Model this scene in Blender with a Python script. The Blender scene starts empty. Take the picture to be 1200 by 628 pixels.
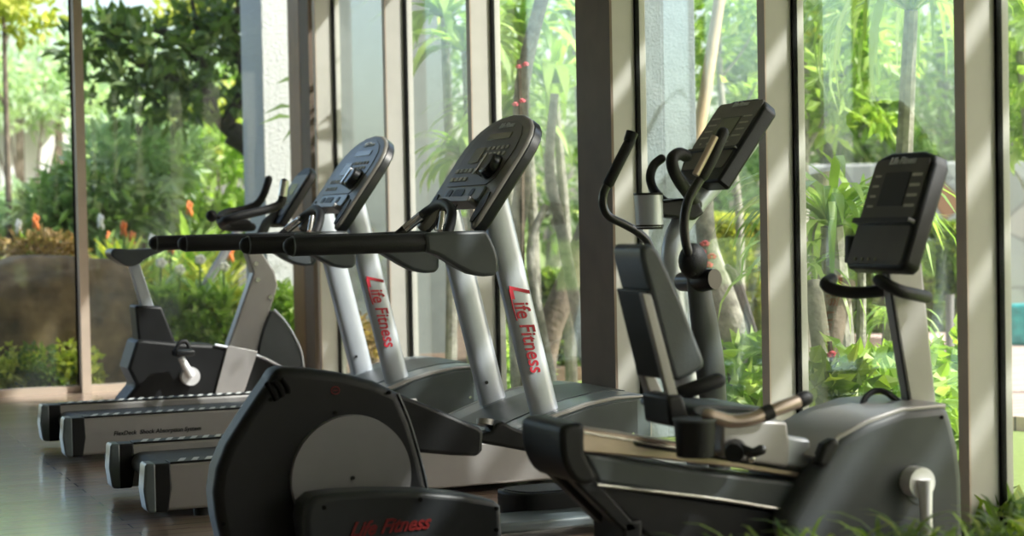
import bpy, bmesh, math, random
import numpy as np
from mathutils import Vector, Matrix

C = bpy.context.scene.collection
SC = bpy.context.scene
# ------------------------------------------------------------------ camera
TH, PITCH, ROLL, FPX, CAMH = 23.0, 1.57, 1.1, 2120.0, 1.12
cam_d = bpy.data.cameras.new('camera')
cam = bpy.data.objects.new('camera', cam_d); C.objects.link(cam); SC.camera = cam
cam_d.sensor_width = 36; cam_d.lens = FPX / 1200 * 36
cam_d.clip_end = 400
CR = (Matrix.Rotation(math.radians(-TH), 3, 'Z') @ Matrix.Rotation(math.radians(90 - PITCH), 3, 'X')
      @ Matrix.Rotation(math.radians(-ROLL), 3, 'Z'))
cam.matrix_world = Matrix.Translation((0, 0, CAMH)) @ CR.to_4x4()
cam_d.dof.use_dof = True; cam_d.dof.focus_distance = 7.3; cam_d.dof.aperture_fstop = 2.3

# ------------------------------------------------------------------ world, sun, exposure
w = bpy.data.worlds.new('world'); SC.world = w; w.use_nodes = True
nt = w.node_tree; nt.nodes.clear()
sky = nt.nodes.new('ShaderNodeTexSky'); sky.sky_type = 'NISHITA'; sky.sun_disc = False
SUN_TRAVEL = Vector((-1.0, 0.75, -1.2)).normalized()
sky.sun_elevation = math.asin(-SUN_TRAVEL.z)
sky.sun_rotation = math.atan2(-SUN_TRAVEL.x, -SUN_TRAVEL.y)
sky.air_density = 1.0; sky.dust_density = 3.0; sky.ozone_density = 1.0
bg = nt.nodes.new('ShaderNodeBackground'); bg.inputs['Strength'].default_value = 0.31
wo = nt.nodes.new('ShaderNodeOutputWorld')
wm = nt.nodes.new('ShaderNodeMix'); wm.data_type = 'RGBA'; wm.blend_type = 'MULTIPLY'; wm.inputs['Factor'].default_value = 1
wm.inputs[7].default_value = (1.0, .94, .86, 1)   # hazy, whitish sky
nt.links.new(sky.outputs[0], wm.inputs[6]); nt.links.new(wm.outputs[2], bg.inputs[0]); nt.links.new(bg.outputs[0], wo.inputs[0])
sun_d = bpy.data.lights.new('sun', 'SUN'); sun_d.energy = 6.0; sun_d.angle = math.radians(1.2)
sun_d.color = (1.0, 0.97, 0.935)
sun = bpy.data.objects.new('sun', sun_d); C.objects.link(sun)
sun.rotation_euler = SUN_TRAVEL.to_track_quat('-Z', 'Y').to_euler(); sun.location = (8, -6, 12)
SC.view_settings.view_transform = 'Standard'; SC.view_settings.look = 'None'
SC.view_settings.gamma = 1; SC.view_settings.use_curve_mapping = False
SC.view_settings.exposure = 0.75

# ------------------------------------------------------------------ photo -> place helpers
CO = Vector((0, 0, CAMH))
def ray(px, py): return CR @ Vector(((px - 600) / FPX, -(py - 314) / FPX, -1.0))
def AY(px, py, y):
    d = ray(px, py); return CO + d * (y / d.y)
def AX(px, py, x):
    d = ray(px, py); return CO + d * (x / d.x)
def AZ(px, py, z=0.0):
    d = ray(px, py); return CO + d * ((z - CAMH) / d.z)
def AD(px, py, dep): return CO + ray(px, py) * dep
def S(pts, y):            # outline on the vertical plane Y = y, as (x, z)
    return [(lambda q: (q.x, q.z))(AY(a, b, y)) for a, b in pts]
def T3(pts):              # (px, py, y) -> world points
    return [AY(a, b, y) for a, b, y in pts]

# ------------------------------------------------------------------ materials
MATS = {}
def pm(name, col, rough=0.5, metal=0.0, var=0.12, scale=8.0, bump=0.0, bscale=60.0, coat=0.0, spec=0.5, rvar=0.0):
    m = bpy.data.materials.new(name); m.use_nodes = True
    n = m.node_tree.nodes; l = m.node_tree.links; b = n['Principled BSDF']
    tc = n.new('ShaderNodeTexCoord')
    nz = n.new('ShaderNodeTexNoise'); nz.inputs['Scale'].default_value = scale; nz.inputs['Detail'].default_value = 4
    l.new(tc.outputs['Object'], nz.inputs['Vector'])
    cr = n.new('ShaderNodeValToRGB')
    cr.color_ramp.elements[0].position = .3; cr.color_ramp.elements[1].position = .7
    cr.color_ramp.elements[0].color = (*[max(0, c * (1 - var)) for c in col], 1)
    cr.color_ramp.elements[1].color = (*[min(1, c * (1 + var)) for c in col], 1)
    l.new(nz.outputs['Fac'], cr.inputs['Fac']); l.new(cr.outputs['Color'], b.inputs['Base Color'])
    b.inputs['Roughness'].default_value = rough; b.inputs['Metallic'].default_value = metal
    b.inputs['Coat Weight'].default_value = coat; b.inputs['Coat Roughness'].default_value = 0.1
    b.inputs['Specular IOR Level'].default_value = spec
    if bump:
        n2 = n.new('ShaderNodeTexNoise'); n2.inputs['Scale'].default_value = bscale; n2.inputs['Detail'].default_value = 3
        l.new(tc.outputs['Object'], n2.inputs['Vector'])
        bp = n.new('ShaderNodeBump'); bp.inputs['Strength'].default_value = bump; bp.inputs['Distance'].default_value = 0.01
        l.new(n2.outputs['Fac'], bp.inputs['Height']); l.new(bp.outputs['Normal'], b.inputs['Normal'])
    MATS[name] = m; return m

def leafm(name, c1, c2, rough=0.45, trans=0.45, c3=None):
    m = bpy.data.materials.new(name); m.use_nodes = True
    n = m.node_tree.nodes; l = m.node_tree.links; b = n['Principled BSDF']; out = n['Material Output']
    g = n.new('ShaderNodeNewGeometry')
    cr = n.new('ShaderNodeValToRGB')
    cr.color_ramp.elements[0].color = (*c1, 1); cr.color_ramp.elements[1].color = (*c2, 1)
    if c3:
        e = cr.color_ramp.elements.new(.9); e.color = (*c2, 1); cr.color_ramp.elements[2].color = (*c3, 1)
    l.new(g.outputs['Random Per Island'], cr.inputs['Fac'])
    l.new(cr.outputs['Color'], b.inputs['Base Color']); b.inputs['Roughness'].default_value = rough
    tr = n.new('ShaderNodeBsdfTranslucent')
    mixc = n.new('ShaderNodeMix'); mixc.data_type = 'RGBA'; mixc.blend_type = 'MULTIPLY'
    mixc.inputs['Factor'].default_value = 1; mixc.inputs[7].default_value = (1.6, 1.7, .8, 1)
    l.new(cr.outputs['Color'], mixc.inputs[6]); l.new(mixc.outputs[2], tr.inputs['Color'])
    mx = n.new('ShaderNodeMixShader'); mx.inputs[0].default_value = trans
    l.new(b.outputs[0], mx.inputs[1]); l.new(tr.outputs[0], mx.inputs[2]); l.new(mx.outputs[0], out.inputs['Surface'])
    MATS[name] = m; return m

BLACK = pm('black_plastic', (0.0089, 0.0097, 0.0105), .42, bump=.15, bscale=300, spec=.3)
BLACKG = pm('black_gloss', (0.0056, 0.0064, 0.0073), .3, coat=.2)
RUBBER = pm('black_rubber', (0.0081, 0.0085, 0.0092), .55, bump=.2, bscale=200, spec=.35)
DGREY = pm('charcoal_plastic', (.056, .065, .071), .42)
HOODC = pm('slate_plastic', (.12, .15, .165), .32, coat=.3)
HOODD = pm('dark_slate_plastic', (.055, .066, .07), .4)
FACE = pm('console_face', (.17, .16, .14), .35)
FACED = pm('console_panel', (.085, .08, .068), .3)
PRINT = pm('console_print', (.5, .48, .4), .5)
LCD = pm('display_window', (.24, .24, .17), .2)
SILVER = pm('silver_paint', (.5, .54, .6), .34, .45, var=.04)
SILVERD = pm('silver_skirt', (.34, .33, .325), .38, .35, var=.05)
GREYD = pm('grey_disc', (.22, .22, .225), .4, .2, var=.05)
CHROME = pm('bright_metal', (.7, .69, .66), .18, .95, var=.04)
BRONZE = pm('brushed_alloy', (.5, .4, .335), .3, .8, var=.06)
CRANKM = pm('crank_alloy', (.8, .8, .82), .35, .4, var=.05)
RED = pm('red_lettering', (.45, .02, .04), .45)
REDD = pm('dull_red_lettering', (.17, .008, .008), .5)
WHITEP = pm('pale_marks', (.55, .57, .56), .5)
BELT = pm('running_belt', (.065, .072, .075), .6, bump=.3, bscale=400)
SEATM = pm('seat_vinyl', (.05, .06, .067), .38, bump=.1, bscale=150)
FIN = pm('putty_frame', (.45, .44, .405), .45, var=.04)
BROWNF = pm('umber_frame', (.17, .13, .1), .6, var=.08, spec=.3)
TANF = pm('tan_frame', (.45, .37, .3), .45, var=.06)
CORNER = pm('brown_corner_post', (.27, .15, .08), .5)
GASKET = pm('black_gasket', (.006, .006, .006), .8, spec=.1)
COVER = pm('arm_cover_plastic', (.026, .03, .033), .4, spec=.35)
WALLM = pm('room_plaster', (.62, .6, .62), .8, var=.03)
STUCCO = pm('white_stucco', (.43, .45, .45), .9, var=.06, scale=30, bump=.9, bscale=45)
HOUSEW = pm('white_house_paint', (.8, .8, .78), .8, var=.03)
STUCCO_SHADE = pm('shaded_stucco', (.2, .24, .255), .9, var=.12, scale=14, bump=.6, bscale=60)  # shade on the pillar's face put into the stucco as grey-blue
STUCCOP = pm('pale_green_stucco', (.11, .128, .122), .9, var=.08, scale=10, bump=.4, bscale=60)
ROCK = pm('brown_rock', (.17, .115, .055), .85, var=.6, scale=5, bump=1.0, bscale=9)
BARK = pm('brown_bark', (.14, .11, .08), .9, var=.4, scale=14, bump=1.0, bscale=30)
BARKD = pm('dark_bark', (.04, .032, .026), .9, var=.4, scale=10, bump=1.0, bscale=25)
BARKG = pm('grey_mottled_bark', (.27, .26, .22), .9, var=.45, scale=16, bump=1.0, bscale=30)
BAMBOO = pm('tan_pole', (.5, .38, .24), .6, var=.12, scale=10)
SOIL = pm('brown_soil', (.12, .08, .05), .95, var=.4, scale=6, bump=.6, bscale=20)
LAWN = pm('mown_lawn', (.2, .27, .07), .9, var=.25, scale=30, bump=1.0, bscale=80)
TILE = pm('teal_pool_tile', (.05, .36, .36), .3, var=.3, scale=14)
FLOWER = pm('orange_petals', (.75, .2, .04), .5, var=.3)
PINK = pm('coral_red_petals', (.75, .12, .16), .5, var=.3)
WHITEF = pm('white_petals', (.85, .86, .82), .5)

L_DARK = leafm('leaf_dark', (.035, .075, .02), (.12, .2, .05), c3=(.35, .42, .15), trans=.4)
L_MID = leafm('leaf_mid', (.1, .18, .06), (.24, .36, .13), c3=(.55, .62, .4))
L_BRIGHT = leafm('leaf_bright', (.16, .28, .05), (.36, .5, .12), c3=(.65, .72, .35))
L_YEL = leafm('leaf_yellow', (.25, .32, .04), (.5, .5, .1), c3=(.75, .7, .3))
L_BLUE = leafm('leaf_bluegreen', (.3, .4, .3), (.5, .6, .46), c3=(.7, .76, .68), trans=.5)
L_STRAP = leafm('leaf_strap', (.16, .28, .06), (.36, .5, .15), c3=(.65, .72, .45), rough=.25)
L_HEDGE = leafm('leaf_hedge', (.05, .11, .02), (.2, .28, .05), c3=(.4, .45, .12))
L_BROWN = leafm('leaf_brown', (.16, .1, .04), (.4, .28, .12))

def floor_mat():
    m = bpy.data.materials.new('wooden_floor'); m.use_nodes = True
    n = m.node_tree.nodes; l = m.node_tree.links; b = n['Principled BSDF']
    tc = n.new('ShaderNodeTexCoord')
    br = n.new('ShaderNodeTexBrick'); br.offset = .37
    br.inputs['Scale'].default_value = 1; br.inputs['Brick Width'].default_value = 1.3; br.inputs['Row Height'].default_value = .1
    br.inputs['Mortar Size'].default_value = .003; br.inputs['Bias'].default_value = 0
    br.inputs['Color1'].default_value = (.42, .29, .21, 1); br.inputs['Color2'].default_value = (.56, .42, .33, 1)
    br.inputs['Mortar'].default_value = (.05, .03, .02, 1)
    l.new(tc.outputs['Object'], br.inputs['Vector'])
    mp = n.new('ShaderNodeMapping'); mp.inputs['Scale'].default_value = (1.5, 22, 1)
    nz = n.new('ShaderNodeTexNoise'); nz.inputs['Scale'].default_value = 2; nz.inputs['Detail'].default_value = 5
    l.new(tc.outputs['Object'], mp.inputs[0]); l.new(mp.outputs[0], nz.inputs['Vector'])
    mx = n.new('ShaderNodeMix'); mx.data_type = 'RGBA'; mx.blend_type = 'MULTIPLY'; mx.inputs['Factor'].default_value = .6
    l.new(br.outputs['Color'], mx.inputs[6]); l.new(nz.outputs['Color'], mx.inputs[7])
    l.new(mx.outputs[2], b.inputs['Base Color'])
    mr = n.new('ShaderNodeMapRange'); mr.inputs['To Min'].default_value = .26; mr.inputs['To Max'].default_value = .42
    l.new(nz.outputs['Fac'], mr.inputs[0]); l.new(mr.outputs[0], b.inputs['Roughness'])
    b.inputs['Coat Weight'].default_value = 1; b.inputs['Coat Roughness'].default_value = .14; b.inputs['Coat IOR'].default_value = 2.2
    bp = n.new('ShaderNodeBump'); bp.inputs['Strength'].default_value = .25; bp.inputs['Distance'].default_value = .004
    l.new(br.outputs['Fac'], bp.inputs['Height']); l.new(bp.outputs['Normal'], b.inputs['Normal'])
    return m
def plank_mat(name, c1, c2, row):
    m = bpy.data.materials.new(name); m.use_nodes = True
    n = m.node_tree.nodes; l = m.node_tree.links; b = n['Principled BSDF']
    tc = n.new('ShaderNodeTexCoord'); br = n.new('ShaderNodeTexBrick')
    br.inputs['Scale'].default_value = 1; br.inputs['Brick Width'].default_value = 3; br.inputs['Row Height'].default_value = row
    br.inputs['Mortar Size'].default_value = .006
    br.inputs['Color1'].default_value = (*c1, 1); br.inputs['Color2'].default_value = (*c2, 1); br.inputs['Mortar'].default_value = (.06, .045, .04, 1)
    l.new(tc.outputs['Object'], br.inputs['Vector']); l.new(br.outputs['Color'], b.inputs['Base Color'])
    b.inputs['Roughness'].default_value = .7; return m
def stone_mat():
    m = bpy.data.materials.new('grey_stone_wall'); m.use_nodes = True
    n = m.node_tree.nodes; l = m.node_tree.links; b = n['Principled BSDF']
    tc = n.new('ShaderNodeTexCoord'); v = n.new('ShaderNodeTexVoronoi'); v.inputs['Scale'].default_value = 2.6
    l.new(tc.outputs['Object'], v.inputs['Vector'])
    v2 = n.new('ShaderNodeTexVoronoi'); v2.feature = 'DISTANCE_TO_EDGE'; v2.inputs['Scale'].default_value = 2.6
    l.new(tc.outputs['Object'], v2.inputs['Vector'])
    cr = n.new('ShaderNodeValToRGB'); cr.color_ramp.elements[0].color = (.33, .34, .32, 1); cr.color_ramp.elements[1].color = (.52, .53, .5, 1)
    e = cr.color_ramp.elements.new(.93); e.color = (.5, .52, .5, 1); cr.color_ramp.elements[2].color = (.42, .22, .12, 1)
    sp = n.new('ShaderNodeSeparateColor'); l.new(v.outputs['Color'], sp.inputs[0]); l.new(sp.outputs[0], cr.inputs['Fac'])
    c2 = n.new('ShaderNodeValToRGB'); c2.color_ramp.elements[0].color = (.55, .55, .55, 1); c2.color_ramp.elements[1].color = (1, 1, 1, 1)
    c2.color_ramp.elements[1].position = .06
    l.new(v2.outputs['Distance'], c2.inputs['Fac'])
    mx = n.new('ShaderNodeMix'); mx.data_type = 'RGBA'; mx.blend_type = 'MULTIPLY'; mx.inputs['Factor'].default_value = 1
    l.new(cr.outputs['Color'], mx.inputs[6]); l.new(c2.outputs['Color'], mx.inputs[7]); l.new(mx.outputs[2], b.inputs['Base Color'])
    b.inputs['Roughness'].default_value = .9; return m
def glass_mat():
    m = bpy.data.materials.new('window_glass'); m.use_nodes = True
    n = m.node_tree.nodes; l = m.node_tree.links; n.remove(n['Principled BSDF']); out = n['Material Output']
    tr = n.new('ShaderNodeBsdfTransparent'); tr.inputs[0].default_value = (.95, .972, .965, 1)
    gl = n.new('ShaderNodeBsdfGlossy'); gl.inputs['Roughness'].default_value = .01; gl.inputs[0].default_value = (.9, .95, .95, 1)
    df = n.new('ShaderNodeBsdfDiffuse'); df.inputs[0].default_value = (.7, .78, .75, 1)
    fr = n.new('ShaderNodeLayerWeight'); fr.inputs['Blend'].default_value = .3
    mr = n.new('ShaderNodeMapRange'); mr.inputs['To Min'].default_value = .02; mr.inputs['To Max'].default_value = .22
    l.new(fr.outputs['Fresnel'], mr.inputs[0])
    m1 = n.new('ShaderNodeMixShader'); l.new(mr.outputs[0], m1.inputs[0]); l.new(tr.outputs[0], m1.inputs[1]); l.new(gl.outputs[0], m1.inputs[2])
    m2 = n.new('ShaderNodeMixShader'); m2.inputs[0].default_value = .018
    l.new(m1.outputs[0], m2.inputs[1]); l.new(df.outputs[0], m2.inputs[2]); l.new(m2.outputs[0], out.inputs['Surface'])
    return m
FLOORM = floor_mat(); DECKM = plank_mat('pinkish_deck_boards', (.5, .36, .3), (.62, .47, .4), .14)
STONE = stone_mat(); GLASS = glass_mat()

# ------------------------------------------------------------------ mesh helpers
ORI = Vector((0, 0, 0))
def new(): return bmesh.new()
def obj(name, bm, mat, parent=None, bevel=0.0, seg=3, smooth=True, label=None, sharp=38):
    off = ORI if parent is not None else Vector((0, 0, 0))
    bmesh.ops.recalc_face_normals(bm, faces=bm.faces)
    if off.length: bmesh.ops.translate(bm, verts=bm.verts, vec=-off)
    me = bpy.data.meshes.new(name); bm.to_mesh(me); bm.free()
    if smooth:
        me.shade_smooth(); me.set_sharp_from_angle(angle=math.radians(sharp))
    me.materials.append(mat)
    o = bpy.data.objects.new(name, me); C.objects.link(o)
    if parent is not None: o.parent = parent
    if bevel:
        b = o.modifiers.new('bevel', 'BEVEL'); b.width = bevel; b.segments = seg; b.limit_method = 'ANGLE'
        b.angle_limit = math.radians(50); b.harden_normals = False
    if label: o['label'] = label
    return o
def tag(o, label, cat, group=None, kind=None):
    o['label'] = label; o['category'] = cat
    if group: o['group'] = group
    if kind: o['kind'] = kind
    return o
def thing(name, loc, label, cat, group=None):
    global ORI
    o = bpy.data.objects.new(name, None); C.objects.link(o); o.location = loc; o.empty_display_size = .2
    ORI = Vector(loc); tag(o, label, cat, group); return o
def struct(name, bm, mat, parent=None, **k):
    o = obj(name, bm, mat, parent, **k)
    if parent is None: o['kind'] = 'structure'
    return o
def prism(bm, pts, y0, y1):             # outline (x,z) extruded in Y
    a = [bm.verts.new((x, y0, z)) for x, z in pts]; b = [bm.verts.new((x, y1, z)) for x, z in pts]
    n = len(pts)
    bm.faces.new(a); bm.faces.new(b[::-1])
    for i in range(n): bm.faces.new((a[i], b[i], b[(i + 1) % n], a[(i + 1) % n]))
    return bm
def fprism(bm, M, pts, t0, t1):         # outline in frame M's xy, extruded along its z
    a = [bm.verts.new(M @ Vector((x, y, t0))) for x, y in pts]; b = [bm.verts.new(M @ Vector((x, y, t1))) for x, y in pts]
    n = len(pts)
    bm.faces.new(a); bm.faces.new(b[::-1])
    for i in range(n): bm.faces.new((a[i], b[i], b[(i + 1) % n], a[(i + 1) % n]))
    return bm
def box(bm, x0, x1, y0, y1, z0, z1): return prism(bm, [(x0, z0), (x1, z0), (x1, z1), (x0, z1)], y0, y1)
def frame(o, ex, ey):
    ex = Vector(ex).normalized(); ey = Vector(ey).normalized(); ez = ex.cross(ey).normalized()
    return Matrix(((ex.x, ey.x, ez.x, o[0]), (ex.y, ey.y, ez.y, o[1]), (ex.z, ey.z, ez.z, o[2]), (0, 0, 0, 1)))
def cr_spline(pts, n=6, closed=False):
    P = [Vector(p) for p in pts]; out = []
    N = len(P)
    rng = range(N if closed else N - 1)
    for i in rng:
        if closed: p0, p1, p2, p3 = P[(i - 1) % N], P[i], P[(i + 1) % N], P[(i + 2) % N]
        else: p0, p1, p2, p3 = P[max(i - 1, 0)], P[i], P[i + 1], P[min(i + 2, N - 1)]
        for k in range(n):
            t = k / n
            out.append(.5 * ((2 * p1) + (p2 - p0) * t + (2 * p0 - 5 * p1 + 4 * p2 - p3) * t * t + (3 * p1 - p0 - 3 * p2 + p3) * t ** 3))
    if not closed: out.append(P[-1])
    return out
def sm2(pts, n=4):                      # smooth closed 2D outline
    return [(v.x, v.y) for v in cr_spline([(a, b, 0) for a, b in pts], n, True)]
def tube(bm, pts, r, seg=12, smooth=0, side=None, flat=1.0, caps=True, power=2.0):
    """r: number or list; side: axis for the second radius r*flat"""
    P = [Vector(p) for p in pts]
    R = list(r) if isinstance(r, (list, tuple)) else [r] * len(P)
    if smooth:
        rp = cr_spline([(x, 0, 0) for x in R], smooth); P = cr_spline(P, smooth); R = [v.x for v in rp]
    n = len(P); rings = []
    up = Vector(side) if side else None
    prev = None
    for i in range(n):
        t = (P[min(i + 1, n - 1)] - P[max(i - 1, 0)]).normalized()
        if up is None and prev is None:
            a = t.cross(Vector((0, 1, 0)));
            if a.length < .1: a = t.cross(Vector((1, 0, 0)))
            a.normalize()
        elif up is not None:
            a = up - t * up.dot(t); a.normalize(); a = a.cross(t)
        else:
            a = prev - t * prev.dot(t); a.normalize()
        prev = a; b = t.cross(a).normalized()
        ring = []
        for k in range(seg):
            th = 2 * math.pi * k / seg; cc, ss = math.cos(th), math.sin(th)
            e = 2 / power
            ca = math.copysign(abs(cc) ** e, cc); sa = math.copysign(abs(ss) ** e, ss)
            ring.append(bm.verts.new(P[i] + a * ca * R[i] + b * sa * R[i] * flat))
        rings.append(ring)
    for i in range(n - 1):
        for k in range(seg):
            bm.faces.new((rings[i][k], rings[i][(k + 1) % seg], rings[i + 1][(k + 1) % seg], rings[i + 1][k]))
    if caps: bm.faces.new(rings[0]); bm.faces.new(rings[-1][::-1])
    return bm
def rtube(bm, pts, r, seg=14, smooth=0, **k):   # with rounded ends
    P = [Vector(p) for p in pts]
    if smooth: P = cr_spline(P, smooth)
    R = [r] * len(P)
    d0 = (P[0] - P[1]).normalized(); d1 = (P[-1] - P[-2]).normalized()
    a = [P[0] + d0 * r * math.sin(q) for q in (1.5, 1.1, .6)]; ra = [r * max(math.cos(q), .08) for q in (1.5, 1.1, .6)]
    b = [P[-1] + d1 * r * math.sin(q) for q in (.6, 1.1, 1.5)]; rb = [r * max(math.cos(q), .08) for q in (.6, 1.1, 1.5)]
    return tube(bm, a + P + b, ra + R + rb, seg, **k)
def disc(bm, c, axis, r, h, seg=32, r2=None):
    ax = Vector(axis).normalized(); c = Vector(c)
    a = ax.orthogonal().normalized(); b = ax.cross(a)
    r2 = r if r2 is None else r2
    A = [bm.verts.new(c + (a * math.cos(2 * math.pi * k / seg) + b * math.sin(2 * math.pi * k / seg)) * r) for k in range(seg)]
    B = [bm.verts.new(c + ax * h + (a * math.cos(2 * math.pi * k / seg) + b * math.sin(2 * math.pi * k / seg)) * r2) for k in range(seg)]
    bm.faces.new(A); bm.faces.new(B[::-1])
    for k in range(seg): bm.faces.new((A[k], A[(k + 1) % seg], B[(k + 1) % seg], B[k]))
    return bm
def ball(bm, c, r, s=(1, 1, 1), u=16, v=10):
    M = Matrix.Translation(c) @ Matrix.Diagonal((r * s[0], r * s[1], r * s[2], 1))
    bmesh.ops.create_uvsphere(bm, u_segments=u, v_segments=v, radius=1, matrix=M); return bm
def circ(cx, cy, r, n=24): return [(cx + r * math.cos(2 * math.pi * k / n), cy + r * math.sin(2 * math.pi * k / n)) for k in range(n)]
def rrect(x0, x1, y0, y1, r, n=4):
    o = []
    for cx, cy, a0 in ((x1 - r, y0 + r, -90), (x1 - r, y1 - r, 0), (x0 + r, y1 - r, 90), (x0 + r, y0 + r, 180)):
        for k in range(n + 1):
            a = math.radians(a0 + 90 * k / n); o.append((cx + r * math.cos(a), cy + r * math.sin(a)))
    return o
def text(name, body, M, size, mat, parent, shear=0.0, ext=.0012, off=0.0, space=1.0, align='CENTER', sx=1.0):
    cu = bpy.data.curves.new(name, 'FONT'); cu.body = body; cu.size = size; cu.shear = shear
    cu.extrude = ext; cu.offset = off; cu.align_x = align; cu.align_y = 'CENTER'; cu.space_character = space
    cu.materials.append(mat); cu.resolution_u = 4
    tmp = bpy.data.objects.new('tmp', cu); C.objects.link(tmp); bpy.context.view_layer.update()
    me = bpy.data.meshes.new_from_object(tmp.evaluated_get(bpy.context.evaluated_depsgraph_get())); bpy.data.objects.remove(tmp)
    me.name = name
    if not me.materials: me.materials.append(mat)
    o = bpy.data.objects.new(name, me); C.objects.link(o); o.parent = parent
    M = M.copy(); M.translation = M.translation - ORI
    o.matrix_local = M @ Matrix.Diagonal((sx, 1, 1, 1)); return o
def dup(root, loc, label):
    r = root.copy(); C.objects.link(r); r.location = loc; r['label'] = label
    for ch in list(root.children):
        c = ch.copy(); C.objects.link(c); c.parent = r
        for g in list(ch.children):
            d = g.copy(); C.objects.link(d); d.parent = c
            for h in list(g.children):
                e = h.copy(); C.objects.link(e); e.parent = d
    return r

# ------------------------------------------------------------------ room shell
W0, W1, YB, CEIL = 3.60, 3.72, 12.4, 3.05       # fin inner edge, glass plane, far wall, ceiling
struct('floor', box(new(), -5.2, W1 + .04, -3.5, YB + .06, -.12, 0), FLOORM, smooth=False)
struct('ceiling', box(new(), -5.2, W1 + .42, -3.5, YB + .35, CEIL, CEIL + .2), WALLM, smooth=False)
struct('wall_left', box(new(), -5.3, -5.2, -3.5, YB + .06, 0, CEIL), WALLM, smooth=False)
struct('wall_back', box(new(), -5.2, W1 + .04, -3.6, -3.5, 0, CEIL), WALLM, smooth=False)
struct('wall_right', box(new(), W1 - .05, W1 + .08, -3.5, YB, 2.74, CEIL), FIN, smooth=False)
struct('trim_1', box(new(), W1 - .06, W1 + .06, -3.5, YB, 0, .05), FIN, smooth=False)
struct('trim_2', box(new(), -5.2, 3.6, YB - .03, YB + .06, 0, .045), TANF, smooth=False)
ti = 3
fins = [-.8, .65, 2.05, 3.42, 4.75, 5.97, 7.29, 8.98, 10.36, 11.8]
for i, y in enumerate(fins):
    th = .35 if abs(y - 7.29) < .01 else .05
    b = box(new(), W0, W1 + .05, y, y + th, 0, CEIL)
    f = struct('trim_%d' % ti, b, FIN, bevel=.003, smooth=False); ti += 1
    ORI = Vector((0, 0, 0))
    if th > .1:
        struct('cladding', box(new(), W0 - .012, W0, y - .004, y + th + .004, 0, CEIL), BROWNF, f, smooth=False)
    else:
        struct('edge_strip', box(new(), W0 - .006, W0, y - .002, y + th + .002, 0, CEIL), TANF, f, smooth=False)
    struct('gasket', box(new(), W1 - .008, W1 + .012, y - .014, y, 0, CEIL), GASKET, f, smooth=False)
# corner post
cp = struct('trim_%d' % ti, box(new(), W0, W1 + .05, YB - .2, YB + .08, 0, CEIL), CORNER, smooth=False); ti += 1
struct('inner_post', box(new(), W0 + .002, W1 + .04, YB - .42, YB - .205, 0, CEIL), BROWNF, cp, smooth=False)
wi = 1
for i in range(len(fins)):
    y0 = fins[i] + (.35 if abs(fins[i] - 7.29) < .01 else .05)
    y1 = fins[i + 1] if i + 1 < len(fins) else YB - .06
    struct('window_%d' % wi, box(new(), W1 - .004, W1 + .004, y0, y1 - .014, .05, 2.74), GLASS, smooth=False); wi += 1
for i, x in enumerate((-3.9, -2.4, -.9, .6, 2.1)):
    f = struct('trim_%d' % ti, box(new(), x - .03, x + .03, YB - .1, YB + .06, 0, CEIL), TANF, smooth=False); ti += 1
    struct('gasket', box(new(), x - .042, x - .03, YB, YB + .02, 0, CEIL), GASKET, f, smooth=False)
    x0 = -5.2 if i == 0 else x - 1.5 + .03
    struct('window_%d' % wi, box(new(), x0, x - .042, YB + .01, YB + .018, .045, CEIL), GLASS, smooth=False); wi += 1
struct('window_%d' % wi, box(new(), 2.13, W0 + .008, YB + .01, YB + .018, .045, CEIL), GLASS, smooth=False)

# ------------------------------------------------------------------ outdoor ground and structures
def slab(name, poly, z0, z1, mat):
    bm = new(); a = [bm.verts.new((x, y, z0)) for x, y in poly]; b = [bm.verts.new((x, y, z1)) for x, y in poly]
    n = len(poly); bm.faces.new(a); bm.faces.new(b[::-1])
    for i in range(n): bm.faces.new((a[i], b[i], b[(i + 1) % n], a[(i + 1) % n]))
    o = struct(name, bm, mat, smooth=False); return o
slab('lawn', [(-60, -40), (80, -40), (80, 90), (-60, 90)], -.4, -.13, LAWN)
slab('planting_bed', [(-12, YB + .1), (9.5, YB + .1), (9.5, 26), (-12, 26)], -.13, -.03, SOIL)
g = lambda px, py: (lambda q: (q.x, q.y))(AZ(px, py, -.05))
d1, d2, d3, d4 = g(880, 470), g(1260, 492), g(1400, 383), g(900, 383)
slab('deck', [d1, d2, d3, d4], -.13, -.05, DECKM)
# pergola added out of view so its boards throw the slanting stripes
pg = thing('stripe_screen', (5.2, 4.0, -.13), 'white slatted pergola added out of view to stripe the sunlight', 'stripe_screen')
bm = new(); x = 4.28
rnd = random.Random(5)
while x < 6.6:
    wdt = .25 + rnd.uniform(-.05, .06)
    box(bm, x, x + wdt, -3.4, 7.4, 3.3, 3.33); x += wdt + rnd.uniform(.05, .11)
obj('slats', bm, FIN, pg, smooth=False)
for y in (-3.0, 1.0, 6.6):
    obj('beam', box(new(), 4.26, 6.7, y, y + .1, 3.15, 3.3), FIN, pg, smooth=False)
for y in (-3.0, 1.0):
    obj('post', box(new(), 6.4, 6.5, y, y + .1, -.13, 3.15), FIN, pg, smooth=False)

def wallblock(name, pxa, pxb, y, depth, top, mat, label, cat='pillar', z0=-.13):
    a = AY(pxa, 250, y); b = AY(pxb, 250, y)
    o = obj(name, box(new(), a.x, b.x, y, y + depth, z0, top), mat, smooth=False, bevel=.01)
    return tag(o, label, cat)
wallblock('stucco_pillar', 311, 366, 13.4, .62, 5.2, STUCCO, 'bright white rough stucco pillar just outside the glass corner')
wallblock('stucco_wall', 372, 533, 14.6, .5, 5.2, STUCCOP, 'pale green-grey stucco wall seen behind the strappy leaves', 'wall')
wallblock('rendered_pillar', 738, 818, 9.0, .2, 4.6, STUCCO_SHADE, 'rendered pillar outside, blue-grey shade painted into its colour, right of the brown column')

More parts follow.
